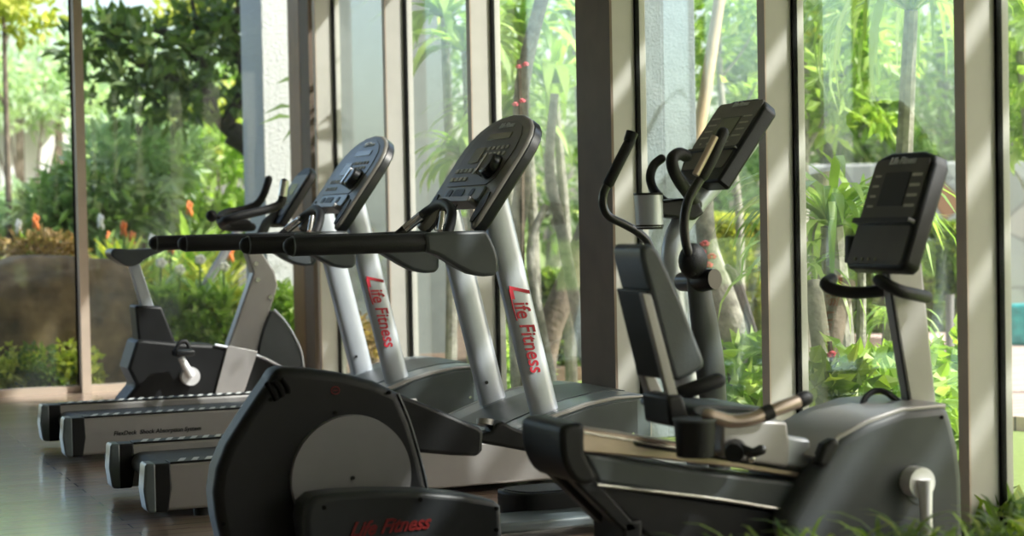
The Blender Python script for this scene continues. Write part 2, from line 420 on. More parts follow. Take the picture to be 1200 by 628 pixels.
# garden wall, pool edge
def strip_wall(p0, p1, z0, z1, th, mat, name, label, cat):
    bm = new(); d = (Vector(p1) - Vector(p0)); nrm = Vector((-d.y, d.x)).normalized() * th
    q = [Vector(p0), Vector(p1), Vector(p1) + nrm, Vector(p0) + nrm]
    a = [bm.verts.new((v.x, v.y, z0)) for v in q]; b = [bm.verts.new((v.x, v.y, z1)) for v in q]
    bm.faces.new(a); bm.faces.new(b[::-1])
    for i in range(4): bm.faces.new((a[i], b[i], b[(i + 1) % 4], a[(i + 1) % 4]))
    return tag(obj(name, bm, mat, smooth=False, bevel=.03), label, cat)
a = AD(905, 250, 19); b = AD(1290, 250, 18.5)
strip_wall((a.x, a.y), (b.x, b.y), -.13, 1.62, .4, STONE, 'stone_wall', 'low grey rubble stone wall across the garden at right', 'wall')
a = AD(1176, 250, 15.5); b = AD(1330, 250, 15)
strip_wall((a.x, a.y), (b.x, b.y), -.05, .3, .3, TILE, 'pool_edge', 'teal tiled pool edge beyond the wooden deck at far right', 'pool edge')
b = AY(0, 250, 25)
hb = thing('garden_house', (b.x, 25, -.13), 'pale house wall glimpsed through the trees at far left', 'house')
obj('wall', box(new(), AY(-140, 250, 25).x, AY(84, 250, 25).x, 25, 25.4, -.1, 2.75), HOUSEW, hb, smooth=False)
for px in (20, 66):
    obj('post', box(new(), AY(px, 250, 24.8).x, AY(px + 9, 250, 24.8).x, 24.7, 24.8, -.1, 2.6), BARK, hb, smooth=False)
obj('roof', box(new(), AY(-150, 250, 25).x, AY(92, 250, 25).x, 24.5, 25.8, 2.75, 2.85), GREYD, hb, smooth=False)
fx = thing('slat_fence', tuple(AY(275, 240, 19)), 'grey vertical slat fence behind the garden beside the white pillar', 'fence')
bm = new()
for k in range(9):
    p = AY(236 + k * 8, 240, 19); box(bm, p.x, p.x + .055, 19, 19.03, -.1, 1.62)
obj('slats', bm, GREYD, fx, smooth=False)
obj('rail', box(new(), AY(234, 240, 19).x, AY(304, 240, 19).x, 19.03, 19.07, 1.2, 1.27), GREYD, fx, smooth=False)
obj('rail', box(new(), AY(234, 240, 19).x, AY(304, 240, 19).x, 19.03, 19.07, .3, .37), GREYD, fx, smooth=False)

# ------------------------------------------------------------------ plants
def leaves_mesh(name, P, Dr, L, Wd, mat, parent, fold=.25, droop=.0, seed=0):
    """diamond leaves: P positions, Dr unit directions"""
    rs = np.random.RandomState(seed); n = len(P)
    P = np.asarray(P) - np.array(ORI if parent is not None else (0, 0, 0)); D = np.asarray(Dr); D = D / np.linalg.norm(D, axis=1, keepdims=True)
    r = rs.normal(size=(n, 3)); Sd = np.cross(D, r); Sd /= np.linalg.norm(Sd, axis=1, keepdims=True)
    N = np.cross(Sd, D); L = L * rs.uniform(.6, 1.25, (n, 1)); Wd = Wd * rs.uniform(.7, 1.2, (n, 1))
    v0 = P; v1 = P + D * L * .45 + Sd * Wd * .5 + N * Wd * fold; v2 = P + D * L - np.array([0, 0, 1]) * L * droop
    v3 = P + D * L * .45 - Sd * Wd * .5 + N * Wd * fold
    V = np.stack([v0, v1, v2, v3], 1).reshape(-1, 3)
    i = np.arange(n) * 4
    Fc = np.concatenate([np.stack([i, i + 1, i + 2], 1), np.stack([i, i + 2, i + 3], 1)])
    me = bpy.data.meshes.new(name); me.from_pydata(V.tolist(), [], Fc.tolist()); me.materials.append(mat)
    o = bpy.data.objects.new(name, me); C.objects.link(o)
    if parent is not None: o.parent = parent
    return o
def cloud(c, rad, n, seed, shell=.55, cl=14, spread=.42):
    """leaf positions clustered in clumps within an ellipsoid"""
    rs = np.random.RandomState(seed); rad = np.array(rad)
    d = rs.normal(size=(cl, 3)); d /= np.linalg.norm(d, axis=1, keepdims=True)
    cc = d * (rs.uniform(shell, 1, (cl, 1)) ** .6) * .8
    k = rs.randint(0, cl, n); q = rs.normal(size=(n, 3)); q /= np.linalg.norm(q, axis=1, keepdims=True)
    p = cc[k] + q * spread * rs.uniform(.5, 1, (n, 1))
    D = q + rs.normal(size=(n, 3)) * .7 + np.array([0, 0, -.1])
    return p * rad + np.array(c), D
def blades(bm, base, n, L, wd, rs, up=.9, arch=1.0, segs=5, spread=1.0, dirbias=None):
    for _ in range(n):
        a = rs.uniform(0, 2 * math.pi); el = rs.uniform(.25, 1.3) if spread >= 1 else rs.uniform(.8, 1.45)
        h = Vector((math.cos(a), math.sin(a), 0))
        if dirbias: h = (h + Vector(dirbias)).normalized()
        l = L * rs.uniform(.65, 1.15); ww = wd * rs.uniform(.7, 1.2)
        sd = Vector((-h.y, h.x, 0)); p = Vector(base) + h * .02; ang = el; prev = None
        for k in range(segs + 1):
            t = k / segs; w_ = ww * (math.sin(math.pi * min(.12 + t * .88, 1)) ** .6) * .5 + .0005
            a1 = bm.verts.new(p - sd * w_); a2 = bm.verts.new(p + sd * w_)
            if prev: bm.faces.new((prev[0], prev[1], a2, a1))
            prev = (a1, a2)
            p = p + (h * math.cos(ang) + Vector((0, 0, 1)) * math.sin(ang)) * l / segs
            ang -= arch * 1.9 / segs
    return bm
def bush(name, c, rad, n, L, Wd, mat, label, cat='shrub', seed=0, cl=14, group=None, spread=.42, shell=.55):
    c = Vector(c); base = (c.x, c.y, c.z - rad[2] * .9 if c.z - rad[2] * .9 > -.13 else -.13)
    t = thing(name, base, label, cat, group)
    P, D = cloud(c, rad, n, seed, cl=cl, spread=spread, shell=shell)
    m = P[:, 2] > -.1; leaves_mesh('foliage', P[m], D[m], L, Wd, mat, t, seed=seed)
    bm = new()
    for k in range(4):
        a = k * 1.6 + seed
        tube(bm, [(c.x, c.y, -.13), (c.x + .15 * rad[0] * math.cos(a), c.y + .15 * math.sin(a), (c.z - .13) * .5),
                  (c.x + .5 * rad[0] * math.cos(a), c.y + .4 * rad[1] * math.sin(a), c.z + rad[2] * .3)], [.03, .022, .008], 6)
    obj('stem', bm, BARK, t)
    return t
def tree(name, trunk, rt, branches, crowns, n, L, Wd, mat, bark, label, seed=0, cl=16, spread=.42, group=None, cat='tree'):
    t = thing(name, tuple(trunk[0]), label, cat, group)
    bm = new(); tube(bm, trunk, rt, 10, smooth=4); obj('trunk', bm, bark, t)
    for br in branches:
        bm = new(); r0 = rt[-1] if isinstance(rt, list) else rt
        tube(bm, br, [r0 * .7] + [r0 * .4] * (len(br) - 2) + [r0 * .15], 7, smooth=3); obj('branch', bm, bark, t)
    PP, DD = [], []
    for i, (c, rad) in enumerate(crowns):
        P, D = cloud(c, rad, n, seed * 13 + i, cl=cl, spread=spread); PP.append(P); DD.append(D)
    P = np.concatenate(PP); D = np.concatenate(DD); m = P[:, 2] > 0
    leaves_mesh('foliage', P[m], D[m], L, Wd, mat, t, seed=seed)
    return t
up = Vector((0, 0, 1))
def gz(p, z=-.13): return Vector((p[0], p[1], z))

# far backdrop trees, left garden
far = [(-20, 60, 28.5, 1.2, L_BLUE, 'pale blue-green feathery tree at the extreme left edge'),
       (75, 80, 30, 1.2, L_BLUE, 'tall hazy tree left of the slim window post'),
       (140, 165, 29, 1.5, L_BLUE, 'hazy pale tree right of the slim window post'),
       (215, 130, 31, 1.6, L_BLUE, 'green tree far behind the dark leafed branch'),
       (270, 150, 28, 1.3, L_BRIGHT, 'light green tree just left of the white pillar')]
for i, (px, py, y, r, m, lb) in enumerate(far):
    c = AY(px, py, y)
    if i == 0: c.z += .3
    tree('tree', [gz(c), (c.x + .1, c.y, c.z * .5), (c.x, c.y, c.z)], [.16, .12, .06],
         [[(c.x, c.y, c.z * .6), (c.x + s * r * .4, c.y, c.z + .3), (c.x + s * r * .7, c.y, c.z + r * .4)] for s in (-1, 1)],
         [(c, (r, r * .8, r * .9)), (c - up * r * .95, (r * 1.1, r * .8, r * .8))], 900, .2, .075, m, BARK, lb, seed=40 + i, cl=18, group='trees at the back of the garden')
# yellow topped bush top left
c = AY(4, 8, 17.5)
tree('tree', [gz(c), (c.x, c.y, c.z)], [.04, .02], [[(c.x, c.y, c.z * .7), (c.x - .4, c.y, c.z)]], [(c, (.45, .4, .3))], 500, .14, .07, L_YEL, BARK,
     'yellow leafed crown in the top left corner', seed=3)
# mid shrubs of large leaves
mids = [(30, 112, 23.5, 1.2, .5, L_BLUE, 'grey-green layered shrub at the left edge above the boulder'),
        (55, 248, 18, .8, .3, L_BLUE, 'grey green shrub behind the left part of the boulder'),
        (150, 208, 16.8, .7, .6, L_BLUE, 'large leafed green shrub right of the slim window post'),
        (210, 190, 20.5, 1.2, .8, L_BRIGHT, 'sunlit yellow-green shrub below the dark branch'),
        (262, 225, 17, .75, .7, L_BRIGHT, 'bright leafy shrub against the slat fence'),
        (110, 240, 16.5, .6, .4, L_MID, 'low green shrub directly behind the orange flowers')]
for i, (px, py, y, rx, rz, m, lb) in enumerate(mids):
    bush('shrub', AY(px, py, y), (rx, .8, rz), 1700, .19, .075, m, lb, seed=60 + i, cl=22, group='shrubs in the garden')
    c = AY(px, py, y); c.z = max(.45, c.z * .45)
# dark leaved tree hanging over
c0 = AY(300, 175, 16)
br = [AY(p[0], p[1], 16) for p in ((300, 175), (262, 150), (246, 115), (236, 60), (225, 0))]
br2 = [AY(p[0], p[1], 16) for p in ((262, 150), (285, 100), (275, 40), (285, -20))]
crs = [((115, 60), .33), ((150, 95), .42), ((195, 75), .42), ((190, 112), .33), ((222, 40), .36), ((215, 105), .3),
       ((272, 55), .5), ((280, 100), .35), ((262, 8), .3), ((140, 30), .2)]
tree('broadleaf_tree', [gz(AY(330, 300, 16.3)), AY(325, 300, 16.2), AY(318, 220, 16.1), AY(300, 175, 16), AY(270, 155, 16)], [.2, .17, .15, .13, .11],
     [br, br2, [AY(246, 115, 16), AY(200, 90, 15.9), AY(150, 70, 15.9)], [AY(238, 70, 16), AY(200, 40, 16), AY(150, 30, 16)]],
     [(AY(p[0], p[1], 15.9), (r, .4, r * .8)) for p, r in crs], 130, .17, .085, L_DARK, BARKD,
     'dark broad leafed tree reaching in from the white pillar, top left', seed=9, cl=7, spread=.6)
tree('broadleaf_tree', [gz(AY(150, 300, 18)), AY(155, 260, 18), AY(152, 200, 18)], [.13, .11, .06], [],
     [(AY(232, 10, 18.5), (.45, .4, .3)), (AY(260, 150, 18.5), (.45, .5, .4))], 400, .15, .08, L_YEL, BARK,
     'brown trunked tree with sunlit yellow-green leaves behind the dark branch', seed=10, cl=10)

# boulder
bm = new(); bmesh.ops.create_icosphere(bm, subdivisions=5, radius=1)
cb = (AY(-55, 400, 13.6).x, 13.6); ce = AY(172, 400, 13.6).x
cx = (cb[0] + ce) / 2; hx = (ce - cb[0]) / 2
from mathutils import noise as mn
for v in bm.verts:
    p = v.co.copy(); s = 1 + .1 * mn.noise(p * 1.8 + Vector((3, 1, 0))) + .03 * mn.noise(p * 6)
    q = [math.copysign(abs(k) ** .55, k) for k in p]
    v.co = Vector((cx + q[0] * hx * s, 13.55 + q[1] * .55 * s, .22 + q[2] * .68 * (s if q[2] > 0 else 1)))
tag(obj('boulder', bm, ROCK, sharp=180), 'big brown rounded boulder outside the far window at left', 'rock')
# low groundcover in front of the boulder
for i, (px, w_) in enumerate(((10, .32), (48, .3), (84, .25))):
    p = AY(px, 440, 12.85)
    bush('groundcover_plant', (p.x, 12.85, .1), (w_, .2, .2), 700, .06, .045, L_YEL if i != 1 else L_HEDGE,
         ['low yellow-green groundcover at the far left under the boulder', 'low green groundcover plant under the middle of the boulder',
          'low yellow-green groundcover left of the slim window post'][i], 'plant', seed=80 + i, cl=12, group='groundcover under the boulder')
# brown leafy clump above boulder left
bush('dry_shrub', AY(28, 295, 14.2), (.5, .3, .12), 600, .09, .04, L_BROWN, 'brown and orange dry shrub on top of the boulder at left', seed=90)
# canna / strap flower clumps
rs = random.Random(2)
cannas = [(22, 268), (42, 262), (62, 290), (82, 283), (118, 262), (128, 282), (145, 270), (155, 282), (178, 285), (200, 290), (222, 246), (232, 300), (252, 285), (270, 300)]
for i, (px, py) in enumerate(cannas):
    y = 14.6 + rs.uniform(-.3, .6); top = AY(px, py, y)
    base = (top.x, top.y, -.13)
    t = thing('canna_plant', base, 'x', 'flower', 'orange flowering plants behind the boulder')
    bm = new(); blades(bm, (top.x, top.y, top.z - .55), 40, .6, .06, rs, arch=.5, spread=.5)
    blades(bm, (top.x, top.y, .1), 14, .75, .06, rs, arch=.5, spread=.5)
    obj('foliage', bm, L_STRAP if i % 3 else L_YEL, t)
    obj('stem', tube(new(), [(top.x, top.y, -.13), top], [.012, .008], 6), L_MID, t)
    bm = new()
    for k in range(7):
        a = k * 2.4; ball(bm, top + Vector((math.cos(a) * .016, math.sin(a) * .016, .014 * k - .03)), .019, (.7, .7, 1.5), 8, 6)
    obj('flower', bm, FLOWER if i % 4 else WHITEF, t)
    who = ['far left edge', 'left, tallest one left of the slim post', 'just left of a low bloom near the slim post', 'against the left side of the slim post',
           'first right of the slim post', 'second right of the slim post', 'third right of the slim post, above the bike saddle', 'directly behind the bike saddle',
           'just right of the bike saddle', 'above the bike seat post', 'tallest, above the treadmill handrails', 'under the farthest handrail tip', 'below the treadmill handrails',
           'beside the leaning stake'][i]
    t['label'] = ('white' if i % 4 == 0 else 'orange') + ' flowering strap leafed plant, ' + who
lily_where = ['just right of the bike saddle post', 'second from the bike saddle', 'under the treadmill handrail tips', 'against the leaning stake']
for i, (px, py) in enumerate(((188, 312), (210, 320), (234, 308), (262, 316))):
    top = AY(px, py - 4, 13.12); t = thing('lily_plant', (top.x, top.y, -.13), 'bright strap leafed clump with a white bloom, ' + lily_where[i], 'flower', 'white flowering clumps in the flower bed')
    bm = new(); blades(bm, (top.x, top.y, top.z - .34), 40, .34, .035, rs, arch=.6, spread=.5); obj('foliage', bm, L_STRAP, t)
    obj('stem', tube(new(), [(top.x, top.y, -.13), top], [.012, .008], 6), L_MID, t)
    bm = new()
    for k in range(5): ball(bm, top + Vector((math.cos(k * 1.26) * .02, -.02, math.sin(k * 1.26) * .02)), .02, (1.2, .6, 1), 8, 6)
    obj('flower', bm, WHITEF, t)
# yellow-green shrubs low between bike and pillar
for i, (px, py, rx, rz) in enumerate(((215, 372, .36, .2), (252, 375, .3, .2), (205, 385, .3, .25), (250, 395, .4, .25), (335, 385, .2, .3))):
    bush('low_shrub', AY(px, py, 13.4 - .1 * i), (rx, .25, rz), 1500, .085, .05, L_YEL if i < 2 else L_BRIGHT,
         ['yellow-green shrub behind the bike seat post', 'yellow-green shrub behind the leaning grey stake', 'small green shrub just above the bike body',
          'green shrub left of the bike mast', 'small green shrub at the foot of the white pillar'][i], seed=100 + i, cl=14, group='low shrubs behind the upright bike')
a = T3([(276, 275, 13.3), (222, 365, 13.3)]); d = (a[1] - a[0]); e = a[1] + d * ((a[1].z + .13) / -d.z)
tag(obj('garden_stake', tube(new(), [a[0] - d * .4, e], .035, 8), GREYD), 'leaning grey stake in the flower bed behind the upright bike', 'stake')
# sprig in front of white pillar
t = thing('palm_sprig', (AY(345, 400, 13.1).x, 13.1, -.13), 'thin dark stems with narrow leaves in front of the white pillar', 'plant')
bm = new(); tube(bm, [(AY(352, 400, 13.1).x, 13.1, -.13), AY(352, 200, 13.1), AY(349, 90, 13.1)], .012, 6); obj('stem', bm, BARKD, t)
bm = new()
for (x0, y0, x1, y1) in ((352, 98, 322, 99), (352, 126, 308, 134), (352, 138, 303, 146), (351, 150, 330, 168), (352, 78, 338, 76)):
    A, B = AY(x0, y0, 13.1), AY(x1, y1, 13.1); m_ = (A + B) / 2 + up * .04; wv = Vector((0, .3, 1)).normalized() * .018
    v = [bm.verts.new(q) for q in (A, m_ + wv, B, m_ - wv)]; bm.faces.new(v)
obj('foliage', bm, L_DARK, t)

# ---- right side garden
def palm(name, base, top, r, nb, L, wd, mat, bark, label, seed, arch=1.1, lean=None, cat='palm'):
    t = thing(name, tuple(base), label, cat); rs = random.Random(seed)
    base = Vector(base); top = Vector(top); mid = (base + top) / 2 + Vector((.05, .05, 0))
    obj('trunk', tube(new(), [base, mid, top], [r, r * .85, r * .6], 9, smooth=3), bark, t)
    obj('foliage', blades(new(), top, nb, L, wd, rs, arch=arch, segs=6), mat, t)
    return t
# dracaenas seen between the posts of the middle bays
DR = [(545, 60, 12.2, .7), (548, 190, 12.0, .5), (520, 20, 12.6, .7), (610, 40, 12.6, .9), (650, 110, 12.2, .8), (590, 150, 12.2, .6), (672, 20, 14.2, .9)]
lbs = ['bright strappy plant in the second bay, upper crown', 'strappy plant in the second bay, lower crown', 'tall strappy palm high behind the second bay',
       'tall strappy palm upper left of the middle bay', 'broad strap leafed palm right of the front treadmill console', 'strap leafed palm left in the middle bay',
       'strappy crown in the top right of the middle bay']
for i, (px, py, dep, L) in enumerate(DR):
    p = AD(px, py, dep); q = AD(px + (20 if i > 2 else 8), 470, dep + .2); q.z = -.13
    palm('dracaena', q, p, .045, 44, L, .075, L_STRAP if i % 2 else L_BRIGHT, BARKG, lbs[i], 200 + i)
# tangled pale trunks of the middle bay
def limb(name, pts, r, mat, label, cat='tree trunk'):
    P = [AD(a, b, d) for a, b, d in pts]; P[0].z = -.13
    return tag(obj(name, tube(new(), P, r, 10, smooth=5), mat), label, cat)
limb('bare_trunk', [(612, 470, 10.5), (606, 380, 10.5), (600, 300, 10.5), (612, 220, 10.4), (612, 100, 10.4), (640, -20, 10.4)], [.06, .055, .05, .05, .045, .04], BARKG, 'slim upright pale trunk left in the middle bay')
limb('bare_trunk', [(628, 470, 11), (640, 400, 11), (670, 320, 11), (690, 260, 11)], [.1, .085, .075, .06], BARK, 'brown trunk curving right behind the front treadmill upright')
limb('bare_trunk', [(660, 450, 10.2), (632, 370, 10.2), (622, 290, 10.2), (640, 240, 10.2)], [.03, .028, .025, .02], BARKG, 'thin pale stem leaning left in the middle bay')
limb('bare_trunk', [(700, 360, 10.6), (660, 280, 10.5), (644, 200, 10.5), (650, 110, 10.5)], [.04, .035, .03, .025], BARKG, 'thin leaning stem crossing the right of the middle bay')
tree('leafy_tree', [gz(AD(868, 470, 13)), AD(866, 250, 13), AD(846, 120, 13), AD(842, 20, 13)], [.035, .03, .025, .02],
     [[AD(856, 160, 13), AD(880, 110, 13), AD(905, 70, 13)], [AD(845, 90, 13), AD(870, 60, 13), AD(890, 20, 13)]],
     [(AD(862, 15, 13), (.35, .3, .2)), (AD(828, 60, 13.2), (.15, .2, .3)), (AD(880, 120, 13.2), (.12, .2, .12))], 170, .13, .06, L_BRIGHT, BARKG,
     'thin forked tree behind the elliptical console with sky showing through', seed=403, cl=8)
limb('bamboo_pole', [(805, 400, 11.5), (815, 200, 11.5), (828, 100, 11.5), (846, -20, 11.5)], [.045, .042, .04, .036], BAMBOO, 'tan bamboo pole leaning beside the shade-coloured pillar', 'pole')
# frangipani trunk
fr = thing('frangipani_tree', tuple(gz(AD(885, 500, 9.6))), 'grey mottled tree trunk leaning behind the recumbent seat, red flowers on it', 'tree')
P = [gz(AD(892, 500, 9.6)), AD(878, 440, 9.6), AD(862, 390, 9.6), AD(840, 330, 9.6), AD(828, 280, 9.7), AD(826, 220, 9.8), AD(838, 150, 10)]
obj('trunk', tube(new(), P, [.13, .12, .1, .075, .055, .05, .04], 10, smooth=5), BARKG, fr)
obj('branch', tube(new(), [P[3], AD(858, 320, 9.6), AD(890, 410, 9.5)], [.04, .03, .02], 7, smooth=4), BARKD, fr)
rs = random.Random(8)
def blossoms(spots, dep, t, r=.017):
    for (px, py) in spots:
        bm = new(); c = AD(px, py, dep)
        for k in range(6):
            a = k * 1.05; ball(bm, c + Vector((math.cos(a) * r, math.sin(a) * r * .5, math.sin(a * 2) * r * .6)), r * .6, (1.3, 1, .7), 8, 6)
        obj('flower', bm, PINK, t)
blossoms([(826, 285), (830, 310), (834, 300), (822, 295)], 9.45, fr)
# hedges (boxes of small leaves)
def hedge(pa, pb, dep, z1, th, n, mat, label, seed):
    a = gz(AD(pa, 250, dep)); b = gz(AD(pb, 250, dep)); t = thing('hedge', tuple((a + b) / 2), label, 'hedge')
    rs = np.random.RandomState(seed); d = (b - a); nr = Vector((-d.y, d.x, 0)).normalized()
    u = rs.rand(n, 1); f = rs.rand(n)
    v = np.where(f < .6, rs.rand(n) * .15, rs.rand(n)).reshape(-1, 1) * th
    z = np.where(f < .6, rs.rand(n), .93 + rs.rand(n) * .1).reshape(-1, 1) * z1
    v = v + np.sin(u * 37 + z * 9) * .04
    P = np.array(a) + u * np.array(d) + v * np.array(nr); P[:, 2] = z[:, 0] - .1
    D = rs.normal(size=(n, 3)) + np.array(-nr) * 1.2 + np.array([0, 0, .8])
    leaves_mesh('foliage', P, D, .075, .05, mat, t, seed=seed)
    bm = new(); q = [a + nr * .12, b + nr * .12, b + nr * (th - .05), a + nr * (th - .05)]
    A = [bm.verts.new((p.x, p.y, -.13)) for p in q]; B = [bm.verts.new((p.x, p.y, z1 * .88 - .1)) for p in q]
    bm.faces.new(A); bm.faces.new(B[::-1])
    for i in range(4): bm.faces.new((A[i], B[i], B[(i + 1) % 4], A[(i + 1) % 4]))
    obj('branch_core', bm, BARKD, t, smooth=False); return t
hedge(812, 925, 15.5, 1.15, .7, 9000, L_YEL, 'bright sunlit clipped hedge behind the leaning grey trunk', 31)
hedge(925, 1160, 17.3, 1.05, .7, 9000, L_HEDGE, 'darker clipped hedge along the deck in front of the stone wall', 32)
hedge(585, 700, 14, .75, .7, 6000, L_HEDGE, 'low green hedge behind the front treadmill upright', 33)
# backdrop trees right
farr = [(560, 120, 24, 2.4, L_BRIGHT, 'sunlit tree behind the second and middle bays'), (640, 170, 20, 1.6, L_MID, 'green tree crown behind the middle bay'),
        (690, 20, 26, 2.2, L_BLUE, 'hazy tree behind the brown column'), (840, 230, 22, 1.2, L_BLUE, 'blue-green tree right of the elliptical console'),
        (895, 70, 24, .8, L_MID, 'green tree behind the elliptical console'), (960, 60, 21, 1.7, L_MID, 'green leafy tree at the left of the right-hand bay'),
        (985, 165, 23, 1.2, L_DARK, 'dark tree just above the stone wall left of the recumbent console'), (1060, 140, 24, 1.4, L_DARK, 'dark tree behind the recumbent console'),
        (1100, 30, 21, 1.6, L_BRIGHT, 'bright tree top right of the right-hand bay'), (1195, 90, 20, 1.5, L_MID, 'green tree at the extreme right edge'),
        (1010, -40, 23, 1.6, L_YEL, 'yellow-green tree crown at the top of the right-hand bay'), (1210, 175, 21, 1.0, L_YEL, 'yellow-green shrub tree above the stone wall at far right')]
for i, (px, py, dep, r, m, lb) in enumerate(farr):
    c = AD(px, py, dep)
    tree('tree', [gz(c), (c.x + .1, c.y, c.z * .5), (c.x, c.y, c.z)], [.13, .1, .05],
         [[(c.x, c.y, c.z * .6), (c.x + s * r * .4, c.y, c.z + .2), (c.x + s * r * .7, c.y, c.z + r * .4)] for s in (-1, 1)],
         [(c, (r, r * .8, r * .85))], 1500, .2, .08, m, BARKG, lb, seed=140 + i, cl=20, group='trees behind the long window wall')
# palms and leafy plants of the right hand bay
p = AD(1068, 12, 9.5)
palm('palm', gz(AD(1035, 400, 9.9)), p, .06, 60, 1.15, .032, L_STRAP, BARKG, 'palm with long drooping leaves over the recumbent console', 301, arch=1.5)
palm('dracaena', gz(AD(985, 480, 8.6)), AD(975, 265, 8.6), .09, 60, .75, .042, L_STRAP, BARKG, 'thick trunked strap leafed palm left of the recumbent console', 302, arch=1.2)
palm('dracaena', gz(AD(1000, 470, 8.9)), AD(1010, 270, 8.9), .03, 30, .5, .035, L_BRIGHT, BARKG, 'upright bright leafed plant touching the recumbent console', 303, arch=.5)
palm('dracaena', gz(AD(1050, 470, 9.3)), AD(1052, 380, 9.3), .03, 26, .4, .03, L_STRAP, BARKG, 'arching strap plant behind the recumbent bike mast', 304, arch=1.3)
palm('dracaena', gz(AD(940, 470, 8.4)), AD(935, 330, 8.4), .03, 26, .5, .03, L_STRAP, BARKG, 'strap leafed plant just right of the middle post beside the recumbent seat', 305, arch=1.2)
tree('leafy_tree', [gz(AD(948, 470, 12)), AD(940, 250, 12), AD(945, 60, 12)], [.05, .045, .03], [[AD(942, 180, 12), AD(975, 120, 12), AD(1000, 60, 12)]],
     [(AD(958, 60, 12), (.45, .4, .5)), (AD(985, 130, 12.2), (.35, .3, .3)), (AD(1015, 40, 12.3), (.4, .3, .35))], 260, .16, .075, L_BRIGHT, BARKG,
     'broad leafed sunlit tree just right of the middle post, above the stone wall', seed=401, cl=9)
tree('leafy_tree', [gz(AD(1225, 470, 11.5)), AD(1215, 250, 11.5), AD(1195, 60, 11.5)], [.05, .045, .03], [[AD(1212, 240, 11.5), AD(1190, 200, 11.5)]],
     [(AD(1195, 40, 11.5), (.4, .4, .45)), (AD(1190, 140, 11.8), (.3, .3, .25))], 260, .15, .07, L_BRIGHT, BARKG,
     'broad leafed tree at the extreme right edge above the pool', seed=402, cl=9)
limb('wooden_post', [(968, 420, 9.2), (966, 260, 9.2), (960, 203, 9.2)], [.065, .062, .06], BARKG, 'weathered round wooden post standing left of the recumbent console', 'post')
limb('bare_trunk', [(975, 520, 8.0), (965, 430, 8.0), (952, 330, 8.1)], [.05, .045, .04], BARKG, 'pale slanting trunk right of the seat handle')
limb('bare_trunk', [(952, 500, 8.3), (975, 400, 8.4), (992, 330, 8.5)], [.05, .05, .045], BARK, 'greenish brown stem crossing behind the seat handle')
bush_specs = [(1010, 480, 7.9, .42, .3, L_BRIGHT, 'bright leafy shrub left behind the recumbent bike hood'), (1055, 455, 8.3, .3, .22, L_BRIGHT, 'bright leafy shrub behind the recumbent bike mast'),
              (1118, 470, 8.8, .16, .3, L_BRIGHT, 'leafy shrub between the bike hood and the right post'), (960, 500, 7.6, .25, .28, L_HEDGE, 'leafy shrub just right of the seat handle'),
              (850, 450, 9.0, .2, .22, L_BRIGHT, 'sunlit leafy shrub behind the recumbent seat back'), (898, 455, 9.3, .22, .25, L_BRIGHT, 'sunlit leafy shrub at the foot of the leaning trunk'),
              (1180, 620, 6.0, .3, .12, L_HEDGE, 'low green foliage at the bottom right corner')]
for i, (px, py, dep, rx, rz, m, lb) in enumerate(bush_specs):
    bush('leafy_shrub', AD(px, py, dep), (rx, .25, rz), 420, .11, .065, m, lb, seed=170 + i, cl=10, group='leafy shrubs outside the right-hand bay')
rf = thing('flower_stem', tuple(gz(AD(975, 480, 7.8))), 'stem with coral red blossoms right of the seat handle', 'flower')
obj('stem', tube(new(), [gz(AD(975, 480, 7.8)), AD(976, 430, 7.8), AD(972, 400, 7.8)], .012, 6), BARK, rf)
blossoms([(972, 430), (968, 456), (978, 450), (975, 415), (962, 460)], 7.75, rf, .016)
rf = thing('flower_stem', tuple(gz(AD(612, 480, 10.2))), 'stem with red blossoms left of the front console top', 'flower')
obj('stem', tube(new(), [gz(AD(612, 480, 10.2)), AD(612, 200, 10.2), AD(608, 70, 10.2)], .014, 6), BARK, rf)
blossoms([(608, 78), (612, 118), (604, 122), (616, 75)], 10.1, rf, .012)
limb('railing_post', [(1113, 425, 12.5), (1113, 380, 12.5), (1113, 345, 12.5)], [.03, .03, .03], GREYD, 'short grey post standing on the wooden deck', 'post')
# brown potted-looking clump low in the first bay
bush('dry_shrub', AD(430, 395, 13.3), (.14, .2, .22), 300, .07, .05, L_BROWN, 'small brown and green shrub low behind the first bay', seed=95)
bush('leafy_shrub', AD(597, 430, 11.5), (.2, .25, .3), 700, .12, .05, L_BRIGHT, 'bright leafy shrub low behind the front treadmill upright', seed=96)

exec_marker = None
# ------------------------------------------------------------------ treadmills
TY = 7.22
tm = thing('treadmill', (2.4, TY, 0), 'nearer grey treadmill with red lettering on its near upright, in front of the brown column', 'treadmill', 'treadmills in a row')
for s in (-1, 1):
    ya = TY + s * .4; yb = TY + s * .3; y0, y1 = min(ya, yb), max(ya, yb)
    r = obj('side_rail', prism(new(), [(1.40, .035), (1.40, .212), (3.15, .212), (3.15, .035)], y0, y1), SILVERD, tm, bevel=.012)
    obj('end_band', prism(new(), [(1.405, .031), (1.405, .216), (1.47, .216), (1.475, .12), (1.46, .031)], y0 - .003, y1 + .003), BLACK, r, bevel=.008)
    obj('end_cap', prism(new(), [(1.375, .045), (1.365, .12), (1.373, .21), (1.38, .218), (1.415, .218), (1.415, .03), (1.385, .033)], y0 - .004, y1 + .004), HOODC, r, bevel=.01)
    f = obj('foot_strip', box(new(), 1.47, 2.95, y0 + .006, y1 - .006, .211, .219), BLACK, r, bevel=.002)
    bm = new(); x = 1.5
    while x < 2.9:
        fprism(bm, frame((0, 0, .2192), (1, 0, 0), (0, 1, 0)), [(x, y0 + .012), (x + .022, y0 + .012), (x + .05, y1 - .012), (x + .028, y1 - .012)], 0, .002); x += .052
    obj('grip_marks', bm, WHITEP, r, smooth=False)
M = frame((1.815, TY - .4015, .13), (1, 0, 0), (0, 0, 1))
text('lettering', 'FlexDeck  Shock Absorption System', M, .0285, BLACK, tm, shear=.2, off=.0006, ext=.0008)
